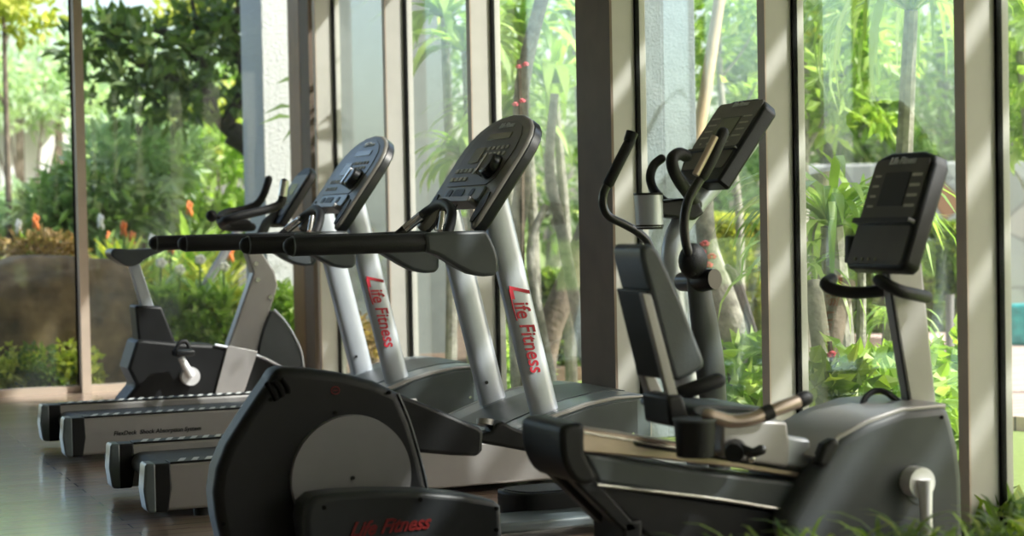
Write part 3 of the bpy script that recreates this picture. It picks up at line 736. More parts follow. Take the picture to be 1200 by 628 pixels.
# belt with rollers
bm = new(); pr = [(1.50 + .045 * math.cos(a), .135 + .045 * math.sin(a)) for a in [math.pi / 2 + math.pi * k / 10 for k in range(11)]]
prism(bm, pr + [(2.98, .09), (2.98, .18)], TY - .29, TY + .29); obj('running_belt', bm, BELT, tm)
obj('underframe', box(new(), 1.52, 3.1, TY - .28, TY + .28, .04, .085), BLACK, tm, bevel=.01)
for x in (1.6, 3.3):
    for s in (-1, 1): obj('foot', disc(new(), (x, TY + s * .33, 0), (0, 0, 1), .03, .045, 16), RUBBER, tm)
# motor hood
prof = [(2.80, .20), (2.88, .235), (2.98, .272), (3.10, .312), (3.22, .343), (3.34, .362), (3.44, .368), (3.50, .362), (3.528, .335), (3.535, .25), (3.535, .04), (2.80, .04)]
hood = obj('motor_hood', prism(new(), prof, TY - .385, TY + .385), HOODC, tm, bevel=.02, sharp=50)
top = prof[1:8]
obj('hood_inset', prism(new(), [(x, z + .0035) for x, z in top] + [(x, z - .02) for x, z in top[::-1]], TY - .2, TY + .2), HOODD, hood, sharp=60)
sp = [(2.96, .2), (3.02, .255), (3.12, .292), (3.24, .322), (3.36, .338), (3.465, .342), (3.465, .06), (2.96, .06)]
for s in (-1, 1):
    q = obj('hood_side_panel', prism(new(), sp, *sorted((TY + s * .384, TY + s * .392))), HOODD, hood, bevel=.004)
    obj('hood_fender', prism(new(), [(2.80, .19), (2.95, .24), (3.1, .296), (3.24, .331), (3.36, .349), (3.5, .352), (3.5, .361), (3.36, .363), (3.22, .345), (3.08, .307), (2.92, .25), (2.80, .203)],
                             *sorted((TY + s * .375, TY + s * .398))), SILVERD, hood, bevel=.004)
    obj('screw', disc(new(), (3.44, TY + s * .39, .2), (0, s, 0), .006, .004, 10), CHROME, q)
def console_frame(bot, top, yc):
    ey = Vector((top[0] - bot[0], 0, top[1] - bot[1])).normalized()
    return frame((bot[0], yc, bot[1]), (0, -1, 0), ey)
nb, ntp = AY(554.5, 266, 6.865), AY(626, 152, 6.865)
MC = console_frame((nb.x, nb.z), (ntp.x, ntp.z), TY)
# uprights
for s in (-1, 1):
    yc = TY + s * .285
    P = [(3.125, yc, .14), (3.096, yc, .232), (3.0, yc, .633), (2.913, yc, .999), (2.865, yc, 1.2), (2.842, yc, 1.3)]
    bmu = tube(new(), P, [.062] * 6, 28, side=(0, 1, 0), flat=.62, power=2.6)
    bmesh.ops.bisect_plane(bmu, geom=bmu.verts[:] + bmu.edges[:] + bmu.faces[:], plane_co=MC @ Vector((0, 0, -.03)), plane_no=MC.to_3x3() @ Vector((0, 0, 1)), clear_outer=True)
    ed = [e for e in bmu.edges if e.is_boundary]; bmesh.ops.holes_fill(bmu, edges=ed, sides=0)
    u = obj('upright', bmu, SILVER, tm)
    if s > 0: obj('bolt', disc(new(), (3.035, yc - .0385, .39), (0, -1, 0), .008, .003, 12), BLACK, u)
    if s < 0:
        d = (Vector((3.096, 0, .232)) - Vector((2.913, 0, .999))).normalized()
        cpt = Vector((2.99, yc - .0392, .655))
        Mt = frame(cpt, d, (d.z * -1, 0, d.x))
        lt = text('lettering', 'ife Fitness', Mt @ Matrix.Translation((.026, .0, 0)), .092, RED, u, shear=.3, off=.0012, ext=.0015, sx=.84)
        lt2 = text('lettering', 'L', Mt @ Matrix.Translation((-.175, .004, 0)), .12, RED, u, shear=.45, off=.001, ext=.0015, sx=1.1)
        bm = new(); tube(bm, [Mt @ Vector((-.185, -.036, .001)), Mt @ Vector((-.10, -.038, .001)), Mt @ Vector((-.05, -.034, .001))], .0035, 8); obj('lettering_stroke', bm, RED, u)
# handrails
hr = S([(332, 289), (420, 287), (500, 284)], 6.88)
br_o = S([(497, 273), (530, 271), (569, 270), (575, 281), (580, 292), (583, 304), (583, 317), (579, 323), (566, 324), (551, 321), (537, 314), (524, 306), (512, 299), (499, 295)], 6.85)
for s in (-1, 1):
    y = TY + s * .34
    a = Vector((hr[0][0] + .038, y, hr[0][1])); b = Vector((hr[-1][0], y, hr[-1][1]))
    h = obj('handrail', rtube(new(), [a, (a + b) / 2, b], .039, 18), RUBBER, tm)
    tipm = new(); tube(tipm, [a + Vector((-.004, 0, 0)), a + Vector((.003, 0, 0))], .0405, 20); obj('end_ring', tipm, DGREY, h)
    obj('rail_bracket', prism(new(), br_o, *sorted((TY + s * .30, TY + s * .385))), DGREY, tm, bevel=.014)
xb = [(2.60, 7.53, 1.06), (2.70, 7.50, 1.13), (2.76, 7.42, 1.185), (2.74, 7.24, 1.2), (2.76, 7.05, 1.185), (2.78, 6.96, 1.12), (2.76, 6.93, 1.05)]
xb = T3([(466, 276, 7.5), (486, 259, 7.48), (507, 243, 7.40), (520, 238, 7.22), (529, 246, 7.08), (528, 262, 7.0), (522, 280, 6.95)])
cb_ = obj('crossbar', rtube(new(), xb, .021, 12, smooth=5), RUBBER, tm)
obj('pulse_grip', tube(new(), T3([(474, 268, 7.44), (485, 259.5, 7.42), (494, 252.5, 7.38)]), .0165, 10), CHROME, cb_)
obj('pulse_grip', tube(new(), T3([(519, 249, 7.0), (518, 258, 6.985), (516, 270, 6.97)]), .013, 10), CHROME, cb_)
# console
half = [(.0, .152), (.2, .152), (.225, .138), (.262, .07), (.29, .018), (.318, 0), (.34, .006), (.353, .04), (.355, .36), (.35, .42), (.33, .472), (.288, .518), (.22, .556), (.12, .584)]
outl = half[1:] + [(0, .594)] + [(-a, b) for a, b in half[:0:-1]]
co = obj('console', fprism(new(), MC, outl, -.05, .0), FACE, tm, bevel=.012)
obj('console_rim', fprism(new(), MC, [(a * 1.006, b * 1.004 - .001) for a, b in outl], -.062, -.012), BLACKG, co, bevel=.01)
pan = [(-.25, .215), (.2, .215), (.262, .25), (.275, .4), (.25, .47), (.2, .515), (.1, .55), (-.1, .55), (-.2, .515), (-.25, .47), (-.275, .4)]
obj('face_panel', fprism(new(), MC, pan, 0, .003), FACED, co)
text('brand_plate', 'Life Fitness', MC @ Matrix.Translation((.02, .528, .004)), .036, WHITEP, co, shear=.3, off=.0012)
obj('display', fprism(new(), MC, rrect(-.11, .14, .455, .487, .004), .003, .006), LCD, co)
obj('display', fprism(new(), MC, rrect(-.17, -.06, .335, .415, .004), .003, .006), LCD, co)
for r_ in range(3):
    bm = new()
    for k in range(5): fprism(bm, MC, rrect(-.03 + k * .05, -.004 + k * .05, .335 + r_ * .032, .352 + r_ * .032, .003), .003, .0065)
    obj('key_row', bm, PRINT, co, smooth=False)
for v_ in (.285, .24):
    bm = new()
    for k in range(4): fprism(bm, MC, rrect(-.25 + .05 * k, -.215 + .05 * k, v_, v_ + .02, .003), .003, .0065)
    obj('key_row', bm, PRINT, co, smooth=False)
for k in range(4): obj('key', fprism(new(), MC, rrect(-.04 + k * .035, -.026 + k * .035, .275, .305, .002), .003, .006), WHITEP, co, smooth=False)
kb = obj('clip_knob', disc(new(), MC @ Vector((.17, .30, .0)), MC.to_3x3() @ Vector((0, 0, 1)), .062, .045, 28, .05), BLACKG, co, bevel=.008)  # round black clip knob on the console
obj('knob_highlight', fprism(new(), MC, sm2([(.118, .255), (.135, .262), (.14, .335), (.122, .342)], 3), .0, .05), CHROME, kb)  # bright bar stands for the white highlight on the knob's left
tr_ = obj('tray', fprism(new(), MC, rrect(-.2, .24, .132, .206, .025), -.03, .010), HOODC, co, bevel=.006)
obj('tray_lip', fprism(new(), MC, rrect(-.16, .2, .11, .136, .008), -.03, .035), SILVERD, co, bevel=.003)
for u_, w_ in ((-.14, .028), (-.03, .058), (.12, .022)):
    obj('tray_recess', fprism(new(), MC, rrect(u_ - w_, u_ + w_, .15, .19, .016), .0105, .012), BLACK, tr_)
for sg in (-1, 1):
    obj('side_pad', fprism(new(), MC, sm2([(sg * .285, .03), (sg * .32, .03), (sg * .328, .1), (sg * .305, .175), (sg * .275, .15), (sg * .265, .09)], 3), 0, .005), BLACK, co)
cw = [MC @ Vector(p) for p in ((-.06, .12, .02), (-.065, .06, .03), (-.03, -.01, .02), (.02, -.03, .02), (.05, .02, .01), (.04, .12, .01))]
obj('safety_cord', tube(new(), cw, .0022, 6, smooth=6), BLACK, co)
cw = [MC @ Vector(p) for p in ((-.02, .12, .02), (-.03, .02, .03), (-.03, -.06, .02), (-.02, -.12, -.02))]
obj('safety_cord', tube(new(), cw, .0022, 6, smooth=6), BLACK, co)
tm2 = dup(tm, (2.395, TY + 1.85, 0), 'farther grey treadmill, behind the nearer one and in front of the upright bike')

# ------------------------------------------------------------------ elliptical trainer
EY = 5.85
el = thing('elliptical_trainer', (2.4, EY, 0), 'black elliptical trainer with a round grey disc on its rear housing', 'elliptical trainer')
hs = [(325, 430), (362, 432), (405, 438), (440, 447), (468, 460), (482, 492), (494, 532), (504, 575), (512, 640), (512, 698), (300, 698), (277, 672), (262, 640), (254, 606), (251, 578), (255, 550), (266, 522), (285, 492), (303, 465), (316, 447)]
ho = obj('rear_housing', prism(new(), S(hs, 5.62), 5.62, 5.76), BLACK, el, bevel=.032, seg=5, sharp=70)
obj('housing_edge', tube(new(), [AY(a, b, 5.63) for a, b in ((466, 461), (479, 492), (491, 532), (501, 575), (508, 640))], .0055, 8, smooth=4), DGREY, ho)
obj('drive_disc', disc(new(), AY(413, 560, 5.6), (0, 1, 0), .203, .03, 72, .206), GREYD, el)
obj('disc_bolt', disc(new(), AY(414, 560, 5.597), (0, 1, 0), .006, .006, 12), BLACK, el)
bm = new()
for k in range(3):
    a = [(318 + 9 * k, 441 + 0 * k), (325 + 9 * k, 451), (330 + 7 * k, 462 - 2 * k)]
    tube(bm, [AY(x - 6, y + 3 + 2 * (2 - k), 5.616) for x, y in a], .0085, 8, smooth=3)
obj('vent_slots', bm, GASKET, ho)
bm = new(); c = AY(393, 457.5, 5.617)
tube(bm, [c + Vector((math.cos(t) * .014, 0, math.sin(t) * .012)) for t in [k * .524 for k in range(13)]], .0016, 6); tube(bm, [c + Vector((-.008, 0, 0)), c + Vector((.008, 0, 0))], .0016, 6)
obj('round_emblem', bm, REDD, ho)
for a, b in ((456, 460), (393, 484), (317, 468), (262, 614)):
    obj('screw', disc(new(), AY(a, b, 5.616), (0, 1, 0), .007, .006, 12), GASKET, ho)
lc = [(440, 447), (468, 461), (500, 474), (535, 489), (563, 501), (567, 506), (566, 528), (561, 535), (530, 534), (497, 531), (450, 526)]
obj('arm_cover', prism(new(), S(lc, 5.72), 5.72, 5.86), BLACK, el, bevel=.014)
lk = [(560, 509), (576, 506), (582, 497), (590, 494), (601, 500), (622, 508), (660, 516), (720, 525), (850, 560), (848, 575), (720, 546), (660, 537), (590, 524), (560, 519)]
obj('drive_link', prism(new(), S(lk, 5.74), 5.74, 5.82), BLACK, el, bevel=.012)
obj('link_joint', disc(new(), AY(568, 498, 5.78), (.2, .2, 1), .03, .02, 16), SILVERD, el)
pc = [(356, 610), (359, 592), (370, 582), (395, 578), (440, 575.5), (500, 576), (545, 580), (580, 587), (588, 593), (590, 628), (588, 660), (565, 672), (385, 672), (362, 662)]
pa = obj('pedal_arm_cover', prism(new(), S(pc, 5.38), 5.38, 5.52), COVER, el, bevel=.022, seg=4)
Mt = frame(AY(456, 617, 5.377), (1, 0, .0), (0, 0, 1)); Mt = Mt @ Matrix.Rotation(math.radians(1), 4, 'Z')
text('lettering', 'Life Fitness', Mt, .062, REDD, pa, shear=.5, off=.0016, ext=.001, sx=.95)
for a, b in ((380, 595), (493, 585.5), (582, 596), (582, 621)):
    obj('screw', disc(new(), AY(a, b, 5.376), (0, 1, 0), .007, .006, 12), GASKET, pa)
# pedal tray, base rail
q = AY(590, 585, 6.0)
def plan(bm, pts, z0, z1):
    return fprism(bm, Matrix.Identity(4), pts, z0, z1)
tx0, tz = AY(583, 574, 6.12).x, .20
pl = sm2([(tx0, 6.12), (tx0 + .02, 5.97), (tx0 + .12, 5.93), (tx0 + .45, 5.95), (tx0 + .46, 6.13), (tx0 + .2, 6.14)], 4)
zt = AY(600, 572, 6.1).z
obj('foot_pedal', plan(new(), pl, zt - .085, zt), BLACK, el, bevel=.01)
cxp = sum(p[0] for p in pl) / len(pl); cyp = sum(p[1] for p in pl) / len(pl)
obj('pedal_tread', plan(new(), [(cxp + (a - cxp) * .9, cyp + (b - cyp) * .85) for a, b in pl], zt, zt + .004), RUBBER, el)
obj('base_rail', box(new(), 1.75, 3.5, 5.74, 5.96, .03, AY(650, 608, 5.74).z), HOODC, el, bevel=.012)
for x in (1.6, 3.3): obj('foot', box(new(), x, x + .08, 5.6, 6.1, 0, .035), RUBBER, el, bevel=.01)
mast = T3([(838, 640, EY), (822, 540, EY), (809, 470, EY), (796, 400, EY), (788, 335, EY), (790, 282, EY), (814, 240, EY), (850, 200, EY), (880, 164, EY)])
obj('mast', tube(new(), mast, [.06, .055, .05, .045, .042, .04, .04, .04, .036], 18, smooth=5), SILVER, el)
obj('front_housing', prism(new(), S([(770, 590), (800, 560), (850, 565), (880, 600), (885, 690), (760, 690)], 5.75), 5.72, 5.98), BLACK, el, bevel=.03)
def arm(yo, pts, low, nm='moving_arm'):
    a = obj(nm, rtube(new(), [AY(p[0], p[1], yo) for p in pts], .0165, 14, smooth=6), BLACKG, el)
    return a
an = arm(5.52, [(846, 160), (834, 186), (818, 214), (807, 234), (802, 256), (803, 280), (808, 300), (812, 318)], None)
obj('grip', rtube(new(), T3([(847, 156, 5.52), (834, 186, 5.52), (823, 206, 5.52)]), .022, 14), RUBBER, an)
pts_n = T3([(838, 160, 5.5), (826, 184, 5.5), (815, 205, 5.5)])
obj('pulse_strip', tube(new(), pts_n, .013, 10), BRONZE, an)
af = arm(6.22, [(740, 162), (726, 190), (713, 214), (707, 228), (707, 242), (714, 254), (732, 263), (750, 274), (762, 290), (770, 330), (790, 430)], None)
obj('grip', rtube(new(), T3([(739, 164, 6.22), (725, 191, 6.22), (713, 215, 6.22)]), .0215, 14), RUBBER, af)
obj('grip_cap', tube(new(), T3([(741, 155, 6.22), (737, 166, 6.22)]), [.024, .022], 14), BLACK, af)
obj('arm_boot', ball(new(), AY(812, 306, 5.54), .055, (.95, .85, 1.15)), RUBBER, el)
obj('pivot_joint', tube(new(), T3([(800, 330, 5.7), (822, 328, 5.56), (838, 327, 5.5)]), [.035, .043, .036], 16), BLACKG, el)
obj('lower_arm', tube(new(), T3([(817, 322, 5.58), (824, 370, 5.58), (831, 420, 5.6), (836, 470, 5.62), (846, 570, 5.75)]), [.042, .05, .056, .052, .04], 16, smooth=4, side=(0, 1, 0), flat=.6), DGREY, el)
obj('fixed_handle', rtube(new(), T3([(775, 186, 6.02), (766, 194, 6.02), (762, 208, 6.0), (766, 222, 5.98), (776, 234, 5.92), (792, 244, 5.86)]), .0175, 12, smooth=5), RUBBER, el)
obj('fixed_handle', rtube(new(), T3([(804, 183, 5.74), (796, 180, 5.72), (788, 186, 5.7), (789, 198, 5.7), (796, 212, 5.72), (806, 226, 5.76), (816, 240, 5.82)]), .0225, 14, smooth=5), RUBBER, el)
obj('handle_bracket', prism(new(), S([(772, 236), (800, 232), (820, 236), (826, 250), (815, 258), (792, 255), (776, 254)], 5.78), 5.78, 5.9), BLACK, el, bevel=.01)
c = AY(761.5, 266, 5.8); chh = AY(761.5, 228, 5.8).z - c.z
cu_ = obj('cup_holder', tube(new(), [c, c + Vector((-.004, 0, chh))], [.049, .052], 28), SILVER, el)
obj('cup_rim', tube(new(), [c + Vector((-.004, 0, chh - .002)), c + Vector((-.004, 0, chh + .006))], [.0535, .0535], 28), BLACK, cu_)
obj('cup_base', tube(new(), [c + Vector((0, 0, -.008)), c + Vector((0, 0, .008))], [.046, .051], 28), BLACK, cu_)
b0 = AY(840, 212, 5.67); t0 = AY(901, 116, 5.67)
ME = console_frame((b0.x, b0.z), (t0.x, t0.z), 5.85); LE = (t0 - b0).length
print('ell console', b0, t0, LE)
hw = .185
oe = [(-.04, .0), (hw - .01, 0), (hw, .01), (hw, LE - .03), (hw - .03, LE - .005), (.08, LE + .015), (-.08, LE + .015), (-hw + .03, LE - .005), (-hw, LE - .04), (-hw, .1), (-hw + .03, .05)]
ec = obj('console', fprism(new(), ME, oe, -.06, 0), BLACK, el, bevel=.01)
obj('face_panel', fprism(new(), ME, rrect(-hw + .012, hw - .025, LE * .42, LE + .0, .02), 0, .003), FACE, ec)
obj('lower_panel', fprism(new(), ME, rrect(-hw + .035, hw - .025, .06, LE * .38, .01), 0, .003), FACED, ec)
obj('book_ledge', fprism(new(), ME, rrect(-hw + .01, hw - .01, LE * .385, LE * .41, .003), 0, .012), BLACKG, ec)
obj('display', fprism(new(), ME, rrect(-.07, .06, LE * .58, LE * .8, .004), .003, .005), LCD, ec)
text('brand_plate', 'Life Fitness', ME @ Matrix.Translation((.0, LE - .012, .0045)), .026, WHITEP, ec, shear=.3, off=.0008)
bm = new()
for k in range(4):
    for xa in (-.15, .08): obj('key', fprism(new(), ME, rrect(xa, xa + .06, LE * (.55 + .08 * k), LE * (.57 + .08 * k), .002), .003, .005), PRINT, ec, smooth=False)
for k in range(5): obj('key', fprism(new(), ME, circ(-.12 + .05 * k, LE * .48, .005, 10), .003, .006), PRINT, ec, smooth=False)
obj('display_bezel', fprism(new(), ME, rrect(-.075, .065, LE * .57, LE * .81, .004), .0, .0035), BLACK, ec)

# ------------------------------------------------------------------ recumbent bike
RY = 4.6
rb = thing('recumbent_bike', (2.8, RY, 0), 'dark recumbent exercise bike with bucket seat in the right foreground', 'exercise bike')
obj('seat_rail', prism(new(), S([(680, 501), (760, 513), (860, 531), (950, 547), (950, 563), (860, 548), (760, 537), (680, 530)], 4.5), 4.5, 4.7), BRONZE, rb, bevel=.006)
obj('rail_slot', prism(new(), S([(742, 519), (746, 516), (950, 551), (950, 556), (746, 523)], 4.497), 4.494, 4.51), BLACK, rb, bevel=.002)
obj('rail_highlight', tube(new(), [AY(684, 507, 4.497), AY(945, 549.5, 4.497)], .004, 8), CHROME, rb)
obj('rear_cap', prism(new(), sm2(S([(656, 508), (661, 499), (672, 496), (684, 499), (685, 530), (700, 562), (676, 566), (660, 542)], 4.47), 3), 4.46, 4.74), BLACK, rb, bevel=.016)
obj('rear_leg', prism(new(), S([(664, 556), (694, 556), (752, 622), (735, 626)], 4.5), 4.5, 4.56), BLACK, rb, bevel=.008)
obj('rear_leg', prism(new(), S([(664, 556), (694, 556), (752, 622), (735, 626)], 4.5), 4.64, 4.7), BLACK, rb, bevel=.008)
lx, lz = S([(742, 622)], 4.5)[0]
obj('stabilizer', tube(new(), [(lx, 4.35, .05), (lx, 4.85, .05)], .045, 14), DGREY, rb)
obj('stabilizer_post', box(new(), lx - .03, lx + .03, 4.5, 4.7, .05, lz + .03), BLACK, rb, bevel=.01)
up_ = [(684, 531), (820, 551), (948, 567), (985, 512), (1000, 540), (1000, 612), (960, 606), (900, 597), (800, 582), (700, 566)]
obj('body_upper', prism(new(), S(up_, 4.5), 4.49, 4.71), HOODD, rb, bevel=.012)
obj('body_lower', prism(new(), S([(696, 567), (800, 583), (900, 598), (1000, 614), (1010, 680), (800, 660), (752, 622)], 4.5), 4.51, 4.69), BLACK, rb, bevel=.01)
obj('pinstripe', tube(new(), [AY(a, b, 4.485) for a, b in ((700, 568), (760, 575), (830, 583), (900, 594), (995, 612))], .0045, 8, smooth=3), CHROME, rb)
sh = [(922, 612), (952, 562), (985, 512), (1020, 493), (1060, 479), (1112, 474), (1119, 496), (1126, 525), (1130, 560), (1132, 640), (1120, 720), (965, 722), (935, 660)]
so = obj('front_housing', prism(new(), S(sh, 4.42), 4.42, 4.78), DGREY, rb, bevel=.03, seg=4, sharp=60)
ribs = [(955, 536), (985, 510), (1020, 491), (1060, 477.5), (1112, 473)]
obj('housing_top', prism(new(), S(ribs + [(1112, 480), (1062, 484), (1023, 498), (990, 516), (962, 540)], 4.42), 4.43, 4.77), SILVERD, so, bevel=.006)
obj('housing_bump', prism(new(), S([(955, 545), (965, 520), (978, 512), (984, 520), (968, 548)], 4.415), 4.405, 4.45), BLACK, so, bevel=.012)
obj('screw', disc(new(), AY(1104, 489, 4.417), (0, 1, 0), .006, .006, 12), GASKET, so)
obj('crank_recess', disc(new(), AY(1080, 566, 4.416), (0, 1, 0), .062, .01, 36), HOODD, so)
ck = obj('crank_hub', disc(new(), AY(1081, 566, 4.37), (0, 1, 0), .045, .05, 32), CRANKM, rb)
obj('crank_arm', tube(new(), [AY(1084, 562, 4.36), AY(1085, 600, 4.36), AY(1087, 650, 4.36)], [.022, .018, .018], 14), CRANKM, rb)
obj('pedal', box(new(), AY(1087, 655, 4.3).x - .05, AY(1087, 655, 4.3).x + .05, 4.23, 4.34, .09, .115), BLACK, rb, bevel=.008)
obj('base_foot', box(new(), 3.0, 3.08, 4.35, 4.85, 0, .06), BLACK, rb, bevel=.01)
obj('base_foot', box(new(), lx - .05, lx + .05, 4.33, 4.87, 0, .02), RUBBER, rb, bevel=.005)
ms = obj('mast', prism(new(), S([(1038, 300), (1080, 300), (1098, 476), (1068, 478)], 4.57), 4.57, 4.62), SILVERD, rb, bevel=.008)
obj('mast_trim', prism(new(), S([(1037, 300), (1040, 300), (1069, 478), (1066, 478)], 4.567), 4.567, 4.575), BLACK, ms, bevel=.004)
b0 = AY(1058, 316, 4.42); t0 = AY(1098, 180, 4.42)
MR = console_frame((b0.x, b0.z), (t0.x, t0.z), 4.575); LR = (t0 - b0).length; hw = .155
print('rec console', b0, t0, LR)
oe = [(-hw + .02, 0), (hw - .02, 0), (hw, .015), (hw, LR - .03), (hw - .02, LR), (.08, LR + .014), (-.08, LR + .014), (-hw + .02, LR), (-hw, LR - .03), (-hw, .015)]
rc = obj('console', fprism(new(), MR, oe, -.06, 0), BLACK, rb, bevel=.012)
obj('face_panel', fprism(new(), MR, rrect(-hw + .015, hw - .02, LR * .44, LR * .97, .015), 0, .003), FACED, rc)
obj('lower_panel', fprism(new(), MR, rrect(-hw + .015, hw - .02, .015, LR * .38, .015), 0, .003), FACED, rc)
obj('book_ledge', fprism(new(), MR, rrect(-hw + .01, hw - .01, LR * .385, LR * .43, .004), 0, .025), BLACKG, rc)
text('brand_plate', 'Life Fitness', MR @ Matrix.Translation((0, LR - .018, .0045)), .03, WHITEP, rc, shear=.3, off=.001)
obj('display', fprism(new(), MR, rrect(-.07, .06, LR * .55, LR * .85, .004), .003, .005), BLACKG, rc)
bm = new()
for k in range(4):
    obj('key', fprism(new(), MR, rrect(.07, .12, LR * (.54 + .09 * k), LR * (.565 + .09 * k), .002), .003, .005), PRINT, rc, smooth=False)
    obj('key', fprism(new(), MR, rrect(-.12, -.09, LR * (.54 + .09 * k), LR * (.56 + .09 * k), .002), .003, .005), PRINT, rc, smooth=False)
for k in range(4): obj('key', fprism(new(), MR, circ(-.1 + .035 * k, LR * .08, .006, 10), .003, .006), LCD, rc, smooth=False)
kb = T3([(1002, 292, 4.80)])[0]
obj('cup_holder', tube(new(), [kb + Vector((0, 0, -.045)), kb + Vector((.008, 0, .04))], [.034, .038], 20), BLACK, rb, bevel=.006)
obj('handlebar', rtube(new(), T3([(975, 327, 4.78), (967, 333, 4.74), (980, 340, 4.72), (1005, 343, 4.68), (1040, 340, 4.62)]), .019, 12, smooth=5), RUBBER, rb)
obj('handlebar', rtube(new(), T3([(1030, 328, 4.5), (1040, 334, 4.46), (1055, 341, 4.44), (1072, 345, 4.46), (1086, 348, 4.52)]), .019, 12, smooth=5), RUBBER, rb)
obj('water_hook', tube(new(), T3([(1008, 502, 4.6), (1012, 470, 4.62), (1026, 458, 4.62), (1042, 462, 4.6), (1062, 480, 4.6)]), .010, 8, smooth=4), BLACK, rb)
# seat
bp = [(753, 289), (762, 286), (771, 292), (779, 307), (800, 355), (818, 402), (826, 424), (821, 434), (797, 446), (789, 441), (776, 392), (763, 342), (753, 305)]
sb = obj('backrest', prism(new(), sm2(S(bp, 4.48), 2), 4.48, 4.665), SEATM, rb, bevel=.022, seg=4, sharp=60)
obj('back_plate', prism(new(), S([(757, 340), (764, 340), (791, 442), (783, 446)], 4.485), 4.487, 4.675), BLACK, sb, bevel=.005)
obj('seat_post', prism(new(), S([(750, 343), (761, 345), (793, 465), (781, 466)], 4.475), 4.462, 4.486), SILVERD, rb, bevel=.004)
obj('seat_strut', prism(new(), S([(751, 436), (765, 436), (784, 478), (780, 492), (768, 485)], 4.66), 4.65, 4.69), SILVERD, rb, bevel=.006)
obj('seat_bracket', prism(new(), S([(780, 464), (798, 462), (806, 486), (802, 500), (784, 500)], 4.45), 4.44, 4.6), BLACK, rb, bevel=.01)
obj('seat_cushion', prism(new(), sm2(S([(812, 479), (828, 474), (862, 476), (890, 478), (905, 479), (909, 486), (896, 492), (858, 492), (820, 489)], 4.43), 3), 4.43, 4.76), SEATM, rb, bevel=.018, seg=4, sharp=60)
obj('armrest', rtube(new(), T3([(798, 461, 4.74), (820, 453, 4.72), (841, 446, 4.72)]), .024, 12), RUBBER, rb)
sh_ = obj('side_handle', rtube(new(), T3([(830, 486, 4.36), (856, 493, 4.35), (880, 491, 4.34), (898, 484, 4.34), (925, 474, 4.34), (940, 468.5, 4.34)]), .0195, 14, smooth=4), BRONZE, rb)
obj('handle_tip', rtube(new(), T3([(938, 469, 4.34), (944, 466.5, 4.34)]), .022, 14), RUBBER, sh_)
obj('handle_collar', tube(new(), T3([(893, 486.5, 4.34), (904, 482, 4.34)]), .0225, 14), RUBBER, sh_)
c = AY(815, 535, 4.38); h_ = AY(815, 491, 4.38).z - c.z
cu2 = obj('bottle_holder', tube(new(), [c, c + Vector((0, 0, h_))], [.052, .059], 28), BLACK, rb, bevel=.004)
obj('holder_rim', tube(new(), [c + Vector((0, 0, h_ - .004)), c + Vector((0, 0, h_ + .003))], .062, 28), DGREY, cu2)
obj('carriage', prism(new(), S([(838, 490), (914, 492), (918, 520), (916, 546), (838, 534)], 4.5), 4.46, 4.74), SILVERD, rb, bevel=.01)
obj('carriage_block', prism(new(), S([(914, 508), (948, 514), (952, 548), (918, 546)], 4.5), 4.49, 4.71), SILVER, rb, bevel=.012)
obj('adjust_knob', tube(new(), [AY(862, 527, 4.46), AY(860, 531, 4.38)], [.032, .026], 20), BLACK, rb)
obj('adjust_lever', rtube(new(), T3([(866, 525, 4.4), (882, 531, 4.37), (892, 527, 4.36)]), .015, 12), BLACKG, rb)
obj('lever_pin', ball(new(), AY(880, 537, 4.39), .014), CHROME, rb)

# ------------------------------------------------------------------ upright bike
BY = 10.5
ub = thing('upright_bike', (2.5, BY, 0), 'grey upright exercise bike with narrow saddle in the far left corner', 'exercise bike')
sd = sm2(S([(126, 295), (132, 291), (150, 292), (172, 291), (187, 290), (188, 294), (172, 300), (160, 308), (148, 312), (138, 308), (128, 301)], BY), 3)
obj('saddle', prism(new(), sd, BY - .11, BY + .09), SEATM, ub, bevel=.03, seg=4, sharp=60)
obj('seat_post', prism(new(), S([(151, 308), (163, 306), (181, 360), (167, 362)], BY - .03), BY - .03, BY + .03), SILVER, ub, bevel=.006)
obj('post_sleeve', prism(new(), S([(158, 358), (190, 359), (206, 400), (205, 412), (163, 406)], BY - .09), BY - .09, BY + .09), BLACK, ub, bevel=.015)
body = [(160, 399), (170, 398), (212, 402), (250, 404), (280, 410), (312, 421), (338, 436), (352, 452), (352, 510), (145, 510), (145, 470), (160, 452), (150, 432)]
bo = obj('body_shell', prism(new(), S(body, BY - .14), BY - .14, BY + .14), BLACK, ub, bevel=.02)
obj('shell_edge', tube(new(), [AY(a, b, BY - .145) for a, b in ((252, 404), (281, 410), (313, 421), (338, 436))], .008, 8, smooth=3), SILVER, bo)
obj('flywheel_cover', prism(new(), sm2(S([(318, 364), (330, 375), (343, 394), (351, 412), (355, 430), (352, 460), (300, 460), (304, 400)], BY - .05), 3), BY - .07, BY + .07), DGREY, ub, bevel=.012)
obj('cover_edge', tube(new(), [AY(a, b, BY - .07) for a, b in ((321, 363), (333, 375), (345, 394), (353, 412), (356, 432))], .007, 8, smooth=3), SILVER, ub)
obj('mast', prism(new(), S([(265, 412), (297, 320), (290, 300), (288, 288), (300, 280), (308, 296), (322, 318), (326, 334), (322, 348), (300, 416)], BY - .05), BY - .05, BY + .05), SILVERD, ub, bevel=.012)
for a, b in ((300, 309), (302, 328), (317, 348)):
    obj('bolt', disc(new(), AY(a, b, BY - .052), (0, -1, 0), .014, .006, 12), CHROME, ub)
obj('lower_strut', prism(new(), S([(268, 405), (303, 412), (280, 480), (248, 480)], BY - .17), BY - .155, BY - .143), SILVERD, ub, bevel=.003)
obj('crank_hub', disc(new(), AY(224, 441, BY - .2), (0, 1, 0), .053, .06, 28), CRANKM, ub)
obj('crank_arm', tube(new(), [AY(224, 441, BY - .21), AY(212, 419, BY - .21)], [.026, .02], 12), CRANKM, ub)
